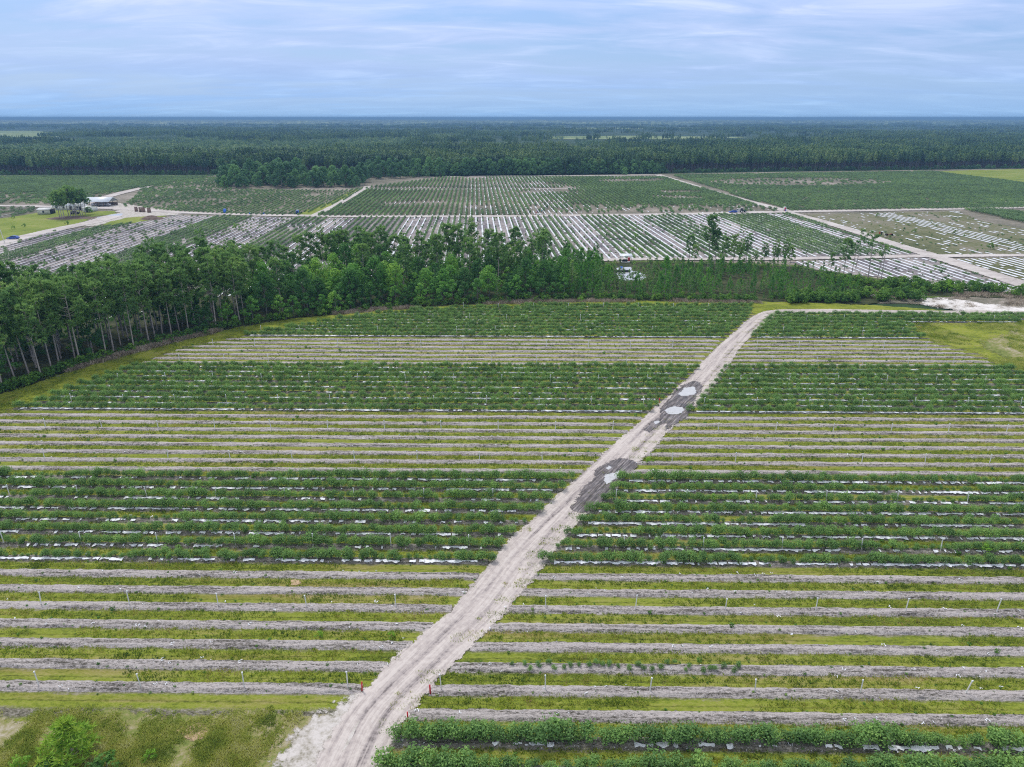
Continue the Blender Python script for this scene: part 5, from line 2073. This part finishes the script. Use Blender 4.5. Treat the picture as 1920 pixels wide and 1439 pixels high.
# ---------------------------------------------------------------- vehicles
def car(px, py, label, rz, body, L=4.8, van=False, name='parked_car', cat='car'):
    x, y = G(px, py)
    r = root(name, x, y, label, cat, rz)
    W = 1.85
    if van:
        prof = [(-L / 2, 0.35), (-L / 2, 1.75), (-L / 2 + 0.2, 2.0), (L / 2 - 1.5, 2.0), (L / 2 - 0.7, 1.2), (L / 2, 1.0), (L / 2, 0.35)]
    else:
        prof = [(-L / 2, 0.4), (-L / 2 - 0.02, 0.95), (-L / 2 + 0.25, 1.05), (-L / 2 + 0.65, 1.52), (-0.2, 1.62), (0.55, 1.50), (1.25, 1.02), (L / 2 - 0.15, 0.86), (L / 2, 0.6), (L / 2, 0.4)]
    n = len(prof)
    g = Geo()
    V = []
    for s in (-1, 1):
        for (a, z) in prof:
            V.append((a, s * W / 2 * (0.86 if z > 1.1 else 1.0), z))
    Fq = [(k, (k + 1) % n, (k + 1) % n + n, k + n) for k in range(n)]
    g.add(V, Fq)
    me_f = Geo()
    me_f.V, me_f.F, me_f.M, me_f.T, me_f.U, me_f.n = g.V, g.F, g.M, g.T, g.U, g.n
    for s in (0, 1):
        c = np.mean(np.array(V[s * n:(s + 1) * n]), 0)
        VV = [tuple(c)] + V[s * n:(s + 1) * n]
        me_f.add(VV, [((0, k + 1, (k + 1) % n + 1) if s else (0, (k + 1) % n + 1, k + 1)) for k in range(n)])
    ob('body', me_f.mesh('body', M[body]), r)
    for s in (-1, 1):
        g = Geo()
        yy = s * W / 2 * 0.90
        if van:
            Q = [(0.2, yy * 1.0, 1.25), (1.5, yy, 1.25), (1.0, yy, 1.85), (0.2, yy, 1.85)]
        else:
            Q = [(-L / 2 + 0.5, yy * 1.04, 1.08), (1.0, yy * 1.04, 1.06), (0.45, yy, 1.46), (-L / 2 + 0.8, yy, 1.46)]
        g.add([(a, b + s * 0.03, c) for a, b, c in Q], [(0, 1, 2, 3)])
        ob('window', g.mesh('window', M['glass']), r)
        for sx in (-1, 1):
            g = Geo()
            g.tube([(sx * L * 0.31, s * (W / 2 - 0.2), 0.34), (sx * L * 0.31, s * (W / 2 + 0.03), 0.34)], 0.34, 12)
            w_ = ob('wheel', g.mesh('wheel', M['rubber']), r)
            g = Geo()
            g.tube([(sx * L * 0.31, s * (W / 2), 0.34), (sx * L * 0.31, s * (W / 2 + 0.05), 0.34)], 0.19, 8)
            ob('rim', g.mesh('rim', M['steel']), w_)
    g = Geo()
    xw = 0.98 if not van else L / 2 - 1.05
    g.add([(xw + 0.32, -0.75, 1.08 if not van else 1.25), (xw + 0.32, 0.75, 1.08 if not van else 1.25), (xw - 0.3, 0.68, 1.5 if not van else 1.88), (xw - 0.3, -0.68, 1.5 if not van else 1.88)], [(0, 1, 2, 3)])
    ob('windscreen', g.mesh('windscreen', M['glass']), r)
    return r


car(25, 449, 'blue estate car parked on the grass beside the sandy drive', R(185), 'carblue')
car(1374, 399.5, 'blue car parked at the cross track, left of the pale van', R(185), 'carblue', 4.6)
car(1384, 398.5, 'pale van parked at the cross track between blue car and tractor', R(178), 'wallwhite', 4.4, True, 'parked_van', 'van')
x, y = G(1392, 399)
tr = root('tractor', x, y, 'dark tractor parked right of the pale van', 'tractor', R(0))
g = Geo()
g.box(0.9, 0, 0.7, 2.0, 0.8, 0.75)
g.box(-0.5, 0, 0.6, 1.3, 1.0, 0.8)
ob('body', g.mesh('body', M['tractor']), tr)
g = Geo()
g.box(-0.5, 0, 1.4, 1.3, 1.3, 1.15, taper=0.9)
ob('cab', g.mesh('cab', M['glass']), tr)
g = Geo()
g.box(-0.5, 0, 2.56, 1.4, 1.4, 0.12)
ob('cab_roof', g.mesh('cab_roof', M['wallwhite']), tr)
for (a, s, r_) in ((-0.8, -1, 0.8), (-0.8, 1, 0.8), (1.5, -1, 0.5), (1.5, 1, 0.5)):
    g = Geo()
    g.tube([(a, s * 0.65, r_), (a, s * 1.05, r_)], r_, 14)
    w_ = ob('wheel', g.mesh('wheel', M['rubber']), tr)
    g = Geo()
    g.tube([(a, s * 1.0, r_), (a, s * 1.08, r_)], r_ * 0.5, 10)
    ob('rim', g.mesh('rim', M['wallwhite']), w_)


def toilet(px, py, body, door, roofm, label, lower=None, rz=0.0):
    x, y = G(px, py)
    r = root('portable_toilet', x, y, label, 'portable toilet', rz)
    g = Geo()
    g.box(0, 0, 0.1, 1.25, 1.25, 2.1)
    ob('cabin', g.mesh('cabin', M[body]), r)
    g = Geo()
    g.box(0, -0.64, 0.15, 0.85, 0.05, 1.95)
    d = ob('door', g.mesh('door', M[door]), r)
    g = Geo()
    g.box(0.32, -0.69, 1.1, 0.08, 0.04, 0.14)
    ob('handle', g.mesh('handle', M['steel']), d)
    g = Geo()
    g.box(0, 0, 2.2, 1.3, 1.3, 0.22, taper=0.7)
    ob('roof', g.mesh('roof', M[roofm]), r)
    if lower:
        g = Geo()
        g.box(0.36, -0.70, 0.1, 0.5, 0.05, 0.9)
        ob('vent_panel', g.mesh('vent_panel', M[lower]), r)
    return r


toilet(422, 400, 'blue', 'blue', 'blue', 'bright blue portable toilet at the left back field')
toilet(558, 402, 'blue', 'dark', 'white', 'blue portable toilet with white roof at the grass strip')
toilet(1471, 396, 'wallwhite', 'red', 'white', 'white and red portable toilet at the track crossing', 'blue')
for (a, lab) in ((469, 'left low blue bin beside the cross track'), (494, 'right low blue bin beside the cross track')):
    g = Geo()
    g.box(0, 0, 0, 0.9, 0.7, 0.7, taper=1.15)
    o = ob('blue_bin', g.mesh('blue_bin', M['blue']), None, (*G(a, 402), 0.05), lab, 'bin', 'low blue bins')
    g = Geo()
    g.box(0, 0, 0.7, 1.1, 0.85, 0.06)
    ob('rim', g.mesh('rim', M['carblue']), o)


# ---------------------------------------------------------------- people picking at the back rows
def person(px, py, shirt, label, bend=0.0, rz=0.0, arm=0.5):
    x, y = G(px, py)
    J = {}
    hip = np.array([0, 0, 0.92])
    d = np.array([math.sin(bend), 0, math.cos(bend)])
    J['chest'] = hip + d * 0.38
    J['neck'] = hip + d * 0.56
    J['head'] = hip + d * 0.66 + (0.04, 0, 0.03)
    J['top'] = hip + d * 0.80 + (0.06, 0, 0.04)
    me = bpy.data.meshes.new('person')
    V, E, Rr = [], [], []

    def add(p, r, par=None):
        V.append(tuple(p))
        Rr.append(r)
        if par is not None:
            E.append((par, len(V) - 1))
        return len(V) - 1
    h0 = add(hip, 0.15)
    ch = add(J['chest'], 0.17, h0)
    nk = add(J['neck'], 0.06, ch)
    hd = add(J['head'], 0.095, nk)
    add(J['top'], 0.085, hd)
    for s in (-1, 1):
        a = add(hip + (0, s * 0.11, -0.08), 0.10, h0)
        b = add((0.05 + 0.08 * s, s * 0.13, 0.48), 0.07, a)
        c = add((-0.02 + 0.08 * s, s * 0.13, 0.08), 0.045, b)
        add((0.14 + 0.08 * s, s * 0.14, 0.04), 0.04, c)
        sh = add(J['chest'] + (0.0, s * 0.20, 0.08), 0.06, ch)
        el = add(J['chest'] + (0.10 + 0.15 * arm, s * 0.27, -0.18), 0.045, sh)
        wr = add(J['chest'] + (0.30 + 0.15 * arm, s * 0.20, -0.30 + 0.2 * arm), 0.032, el)
        add(J['chest'] + (0.40 + 0.15 * arm, s * 0.18, -0.33 + 0.2 * arm), 0.03, wr)
    me.from_pydata(V, E, [])
    o = ob('person', me, None, (x, y, 0), label, 'person', 'farm workers by the cross track', rz=rz)
    md = o.modifiers.new('skin', 'SKIN')
    for i, sv_ in enumerate(me.skin_vertices[0].data if me.skin_vertices else []):
        sv_.radius = (Rr[i], Rr[i])
    ms = o.modifiers.new('sub', 'SUBSURF')
    ms.levels = ms.render_levels = 1
    me.materials.append(M['skin'])
    g = Geo()
    g.tube([hip - d * 0.02, hip + d * 0.2, J['chest'] + d * 0.02, J['chest'] + d * 0.17], [0.19, 0.20, 0.235, 0.14], 10)
    for s in (-1, 1):
        g.tube([J['chest'] + (0, s * 0.12, 0.08), J['chest'] + (0.04, s * 0.24, 0.0), J['chest'] + (0.10 + 0.15 * arm, s * 0.27, -0.18)], [0.10, 0.09, 0.07], 8)
    ob('shirt', g.mesh('shirt', M[shirt]), o)
    g = Geo()
    for s in (-1, 1):
        g.tube([hip + (0, s * 0.08, 0.04), (0.05 + 0.08 * s, s * 0.13, 0.48), (-0.02 + 0.08 * s, s * 0.13, 0.10)], [0.135, 0.095, 0.07], 8)
    ob('trousers', g.mesh('trousers', M['trousers']), o)
    g = Geo()
    t0 = J['head']
    g.tube([t0 + d * 0.03, t0 + d * 0.05, t0 + d * 0.14, t0 + d * 0.17], [0.19, 0.12, 0.11, 0.05], 10)
    ob('hat', g.mesh('hat', M['wpost']), o)
    return o


person(1005, 402.5, 'pink', 'person in a bright pink top standing leftmost of the workers', 0.2, 0.4)
person(1007.5, 399.5, 'purple', 'person in a purple top behind the pink one', 0.5, 2.0)
person(1010.5, 401.5, 'whitecloth', 'person in a white top bending among the workers', 0.8, 3.2)
person(1016, 399.5, 'teal', 'person in a teal top at the right of the workers', 0.25, 3.0)
person(1019.5, 402, 'trousers', 'person in dark clothes rightmost of the workers', 0.4, 3.6)
for i, (a, b) in enumerate(((1008.5, 403.2), (1013, 403.0))):
    g = Geo()
    g.box(0, 0, 0, 1.3, 0.9, 0.55, taper=1.1)
    o = ob('picking_crate', g.mesh('picking_crate', M['white']), None, (*G(a, b), 0.05), f"{('left', 'right')[i]} white crate in front of the workers", 'crate', 'white picking crates')
    g = Geo()
    g.box(0, 0, 0.55, 1.45, 1.02, 0.05)
    ob('rim', g.mesh('rim', M['wpost']), o)

# ---------------------------------------------------------------- pond and pump station
sheet('pond', P([(1156, 503), (1182, 501), (1184, 508), (1194, 510), (1208, 514), (1212, 521), (1202, 526), (1172, 527), (1160, 523), (1157, 514)]), 0.06, M['water'], 1.5, 0.6, 160, FARF, 'small pale pond behind the young pines')
x, y = G(1168, 510)
pr = root('pump_raft', x, y, 'dark floating pump raft on the small pond', 'raft')
g = Geo()
g.box(0, 0, 0.1, 4.2, 1.6, 0.45)
ob('deck', g.mesh('deck', M['dark']), pr)
g = Geo()
for s in (-1, 1):
    g.tube([(-2.1, s * 0.9, 0.25), (2.1, s * 0.9, 0.25)], 0.2, 8)
ob('float', g.mesh('float', M['rubber']), pr)
g = Geo()
g.tube([(0, 0.2, 0.5), (0, 0.2, 0.9), (0.3, 0.2, 1.2)], [0.35, 0.35, 0.15], 8)
ob('pump', g.mesh('pump', M['steel']), pr)
x, y = G(1164, 504)
g = Geo()
g.tube([(0, 0, 0.35), (0.9, 0, 0.35)], 0.32, 12)
g.tube([(0, 0, 0.35), (-0.05, 0, 0.35)], 0.32, 12)
ob('blue_drum', g.mesh('blue_drum', M['blue']), None, (x - 0.3, y, 0.05), 'blue drum at the pond behind the dark raft', 'drum')
x, y = G(1173, 492)
ps = root('pump_shelter', x, y, 'pale flat roofed pump shelter on posts above the pond', 'shelter')
g = Geo()
V = [(-2.4, -1.2, 2.5), (2.4, -1.2, 2.5), (2.4, 1.4, 3.0), (-2.4, 1.4, 3.0)]
g.add(V + [(a, b, c - 0.1) for a, b, c in V], [(0, 1, 2, 3), (7, 6, 5, 4), (0, 4, 5, 1), (1, 5, 6, 2), (2, 6, 7, 3), (3, 7, 4, 0)])
ob('roof', g.mesh('roof', M['metalroof']), ps)
for s in (-1, 1):
    for q in (-1, 1):
        g = Geo()
        g.box(s * 2.1, q * 1.0 + 0.1, 0, 0.12, 0.12, 2.6)
        ob('post', g.mesh('post', M['steel']), ps)
g = Geo()
g.box(0, 0, 0, 3.2, 1.8, 0.25)
ob('slab', g.mesh('slab', M['wpost']), ps)
g = Geo()
g.box(-0.2, 0, 0.25, 1.7, 0.8, 0.8)
g.tube([(0.5, 0, 0.9), (0.5, 0, 1.5)], 0.08, 6)
g.tube([(-1.3, 0, 0.6), (-0.9, 0, 0.6)], 0.4, 10)
ob('pump_engine', g.mesh('pump_engine', M['dark']), ps)
x, y = G(1179, 491)
g = Geo()
g.tube([(0, 0, 0.3), (0, 0, 0.5), (0, 0, 1.4), (0, 0, 1.6)], [0.3, 0.42, 0.42, 0.2], 10)
o = ob('red_tank', g.mesh('red_tank', M['red']), None, (x, y, 0), 'small red fuel tank right of the pump shelter', 'tank')
g = Geo()
for s in (-1, 1):
    g.box(s * 0.3, 0, 0, 0.08, 0.5, 0.45)
ob('leg', g.mesh('leg', M['steel']), o)
# broken red machinery and dead branches on the weedy field
x, y = G(1667, 442)
rm = root('red_implement', x, y, 'rusty red implement among dead branches on the weedy field', 'farm implement')
g = Geo()
g.box(0, 0, 0.4, 2.6, 0.5, 0.22)
g.box(0.8, 0, 0.62, 0.7, 0.5, 0.35, taper=0.7)
M['rust'] = flat('rusty_red', (0.26, 0.07, 0.05), 0.8)
ob('frame', g.mesh('frame', M['rust']), rm)
for s in (-1, 1):
    g = Geo()
    g.tube([(s * 1.2, -0.6, 0.45), (s * 1.2, 0.6, 0.45)], 0.45, 10)
    ob('wheel', g.mesh('wheel', M['rubber']), rm)
g = Geo()
g.tube([(0, 0, 0), (0, 0, 1.1)], 0.35, 10)
o = ob('red_barrel', g.mesh('red_barrel', M['red']), None, (*G(1649, 440), 0), 'small red barrel on the weedy field left of the red implement', 'barrel')
g = Geo()
g.tube([(0, 0, 1.1), (0, 0, 1.14)], 0.36, 10)
ob('lid', g.mesh('lid', M['dark']), o)
g = Geo()
g.tube([(0, 0, 0), (0, 0, 1.2)], 0.35, 10)
o = ob('black_barrel', g.mesh('black_barrel', M['dark']), None, (*G(1652.5, 440.5), 0), 'black barrel beside the small red barrel', 'barrel')
g = Geo()
for i in range(40):
    p0 = rng.normal(size=3) * (2.2, 0.9, 0.2)
    a = rng.random() * 6.28
    p1 = p0 + np.array([math.cos(a) * 1.4, math.sin(a) * 1.0, 0.9 * rng.random()])
    p0[2] = abs(p0[2])
    g.tube([p0, p1], [0.06, 0.02], 3)
ob('branch_pile', g.mesh('branch_pile', M['dry']), None, (*G(1678, 446), 0), 'pile of dead branches right of the red implement', 'brush pile')

# ================================================================ FAR FOREST
def cluster(nt=12, size=28.0, h=17.0, trunks=False, broad=False):
    g = Geo()
    for i in range(nt):
        x, y = (rng.random(2) - 0.5) * size
        hh = h * (0.82 + 0.3 * rng.random())
        if trunks:
            g.tube([(x, y, 0), (x, y, hh * 0.75)], [0.22, 0.14], 4, mat=1, cap=False)
        k = 60
        if broad:
            p, d = blob_points((x, y, hh * 0.6), (4.2, 4.2, hh * 0.36), k, 0.7)
        else:
            p, d = blob_points((x, y, hh * 0.74), (1.9, 1.9, hh * 0.27), k, 0.5)
            p[:, :2] = (x, y) + (p[:, :2] - (x, y)) * (1.25 - 0.75 * np.clip((p[:, 2:] - hh * 0.5) / (hh * 0.5), 0, 1))
        base = rng.random() * 0.5
        leaf_cards(g, p, d + rng.normal(size=d.shape) * 0.5 + (0, 0, 0.5), 0.85 * (0.6 + 0.7 * rng.random(k)), 0.5, 0, np.clip(base + 0.5 * rng.random(k), 0, 1))
    return g.mesh('forest_cluster', [M['farpine'], M['fartrunk']])


cl_front = [cluster(7, 14, 17.5, True) for _ in range(4)]
cl_far = [cluster(14, 30, 16) for _ in range(4)]
cl_b = [cluster(7, 26, 13, False, True) for _ in range(3)]
edge = [(-500, 327), (0, 326.5), (400, 326), (700, 324), (830, 328), (1000, 327), (1240, 324), (1450, 320), (1700, 317.5), (1920, 315), (2400, 312)]
ed = [((a - 960), G(a, b)[1]) for a, b in edge]
pts = []


def edge_y(x, ):
    # forest front distance as function of world x (solve by table)
    return float(np.interp(x, EX, EY))


EX, EY = [], []
CLEAR = [[(-200, 246), (60, 246), (135, 251), (110, 258), (-200, 262)], [(170, 252), (205, 252), (208, 256), (168, 256)], [(990, 257), (1180, 255), (1420, 258), (1300, 262), (1050, 262)],
         [(1480, 246), (1700, 244), (1930, 246), (2100, 249), (1700, 250)], [(250, 240), (520, 239), (560, 242), (300, 243)], [(1050, 240), (1330, 239), (1300, 242), (1100, 243)], [(640, 248), (800, 247), (790, 250), (650, 251)]]
M['clearing'] = m_plain_sand('clearing_grass', [(0.36, (0.10, 0.15, 0.05)), (0.50, (0.20, 0.26, 0.10)), (0.62, (0.32, 0.34, 0.18))], 0.006, 0.05, fsc=0.02)
for c in CLEAR:
    soft_sheet('forest_clearing', P(c), 0.5, M['clearing'], 40.0, 16.0, FARF, 'pale grassy clearing in the far forest')
for a, b in edge:
    q = G(a, b)
    EX.append(q[0])
    EY.append(q[1])
yy = 690.0
for d in np.arange(0, 190, 9.5):
    for x in np.arange(-640, 660, 9.5):
        y = edge_y(x) + d + rng.normal() * 3.0 + 22 * (float(fbm(x * 0.02, 3.0, 240, 3)) - 0.45)
        if abs(x) > 0.72 * y + 25:
            continue
        pts.append((x + rng.normal() * 2, y, 0, rng.random() * 6.28, 0.97 + 0.1 * rng.random(), 0.72 + 0.30 * float(vn(x * 0.03, y * 0.03, 241)) + 0.14 * rng.random(), rng.integers(0, 4)))
d = 180.0
while d < 8500:
    spx = 19 + d * 0.0065
    for x in np.arange(-0.74 * (760 + d) - 40, 0.74 * (760 + d) + 40, spx):
        xx = x + rng.normal() * spx * 0.3
        y = edge_y(x) + d + rng.normal() * spx * 0.3
        nz = float(fbm(xx * 0.0022, y * 0.0012, 200, 3))
        nb = float(fbm(xx * 0.004, y * 0.002, 220, 3))
        px, py = proj(xx, y)
        if 246 < py < 268 and px < 75 + 25 * nb and d > 300:
            continue
        if d > 300 and any(inpoly(px, py, c) for c in CLEAR):
            continue
        if nz > 0.60 and d > 420 and rng.random() < 0.85:
            continue
        s = 1.0 + d * 0.00003
        if nz < 0.36 or nb > 0.62:
            pts.append((xx, y, 0, rng.random() * 6.28, 1.0, 0.85 + 0.25 * rng.random(), 8 + rng.integers(0, 3)))
        else:
            hs = 0.62 + 0.62 * nb + 0.22 * rng.random() if d > 260 else 0.88 + 0.2 * nb + 0.1 * rng.random()
            pts.append((xx, y, 0, rng.random() * 6.28, s, hs, 4 + rng.integers(0, 4)))
    d += spx * (1.0 + d * 0.0004)
n_forest = len(pts)
scatter('pine_forest', pts, cl_front + cl_far + cl_b, 'dark pine forest stretching from the fields to the horizon')
# broadleaf edge in front of the forest, middle
pts = []
for _ in range(330):
    px = 690 + 560 * rng.random() ** 1.15
    x = G(px, 326)[0]
    y = edge_y(x) - 3 + rng.normal() * 6
    s = 0.62 + 0.45 * rng.random() - 0.25 * max(0, (px - 1000) / 250)
    pts.append((x, y, 0, rng.random() * 6.28, s, s, rng.integers(0, 5)))
for _ in range(600):
    x = -560 + 1140 * rng.random()
    y = edge_y(x) - 5 + rng.normal() * 2
    s = 0.16 + 0.14 * rng.random()
    pts.append((x, y, 0, rng.random() * 6.28, s * 1.3, s, rng.integers(0, 5)))
scatter('forest_edge', pts, [m[1] for m in ok_], 'leafy trees and bushes along the forest foot')

# canopy beyond the single trees, to the horizon
gx = np.linspace(-1, 1, 420)
dist = [5200.0]
while dist[-1] < 52000:
    dist.append(dist[-1] * 1.012)
dist = np.array(dist)
YY = np.repeat(dist[:, None], len(gx), 1)
XX = gx[None, :] * (YY * 0.95)
hz = 2 + 22 * fbm(XX * 0.004, YY * 0.002, 230, 3) + 12 * rng.random(XX.shape)
hz[0, :] = 0
idx = np.arange(XX.size).reshape(XX.shape)
Fq = np.stack([idx[:-1, :-1], idx[:-1, 1:], idx[1:, 1:], idx[1:, :-1]], -1).reshape(-1, 4)
g = Geo()
g.add(np.stack([XX.ravel(), YY.ravel(), hz.ravel()], 1), Fq, 0, rng.random(len(Fq)))
ob('distant_woods', g.mesh('distant_woods', M['canopy']), kind='stuff', label='flat dark woods fading into blue haze at the horizon')

# ================================================================ HAZE
t = NT('haze_air')
pv = t.n('ShaderNodeVolumePrincipled')
pv.inputs['Color'].default_value = (0.23, 0.43, 0.70, 1)
pv.inputs['Density'].default_value = 0.00019
pv.inputs['Anisotropy'].default_value = 0.0
t.t.links.new(pv.outputs[0], t.out.inputs['Volume'])
g = Geo()
g.box(0, 41000, -2.0, 130000, 92000, 60.0)
hz_o = ob('haze', g.mesh('haze', t.m), kind='stuff', label='thin blue haze over the land')
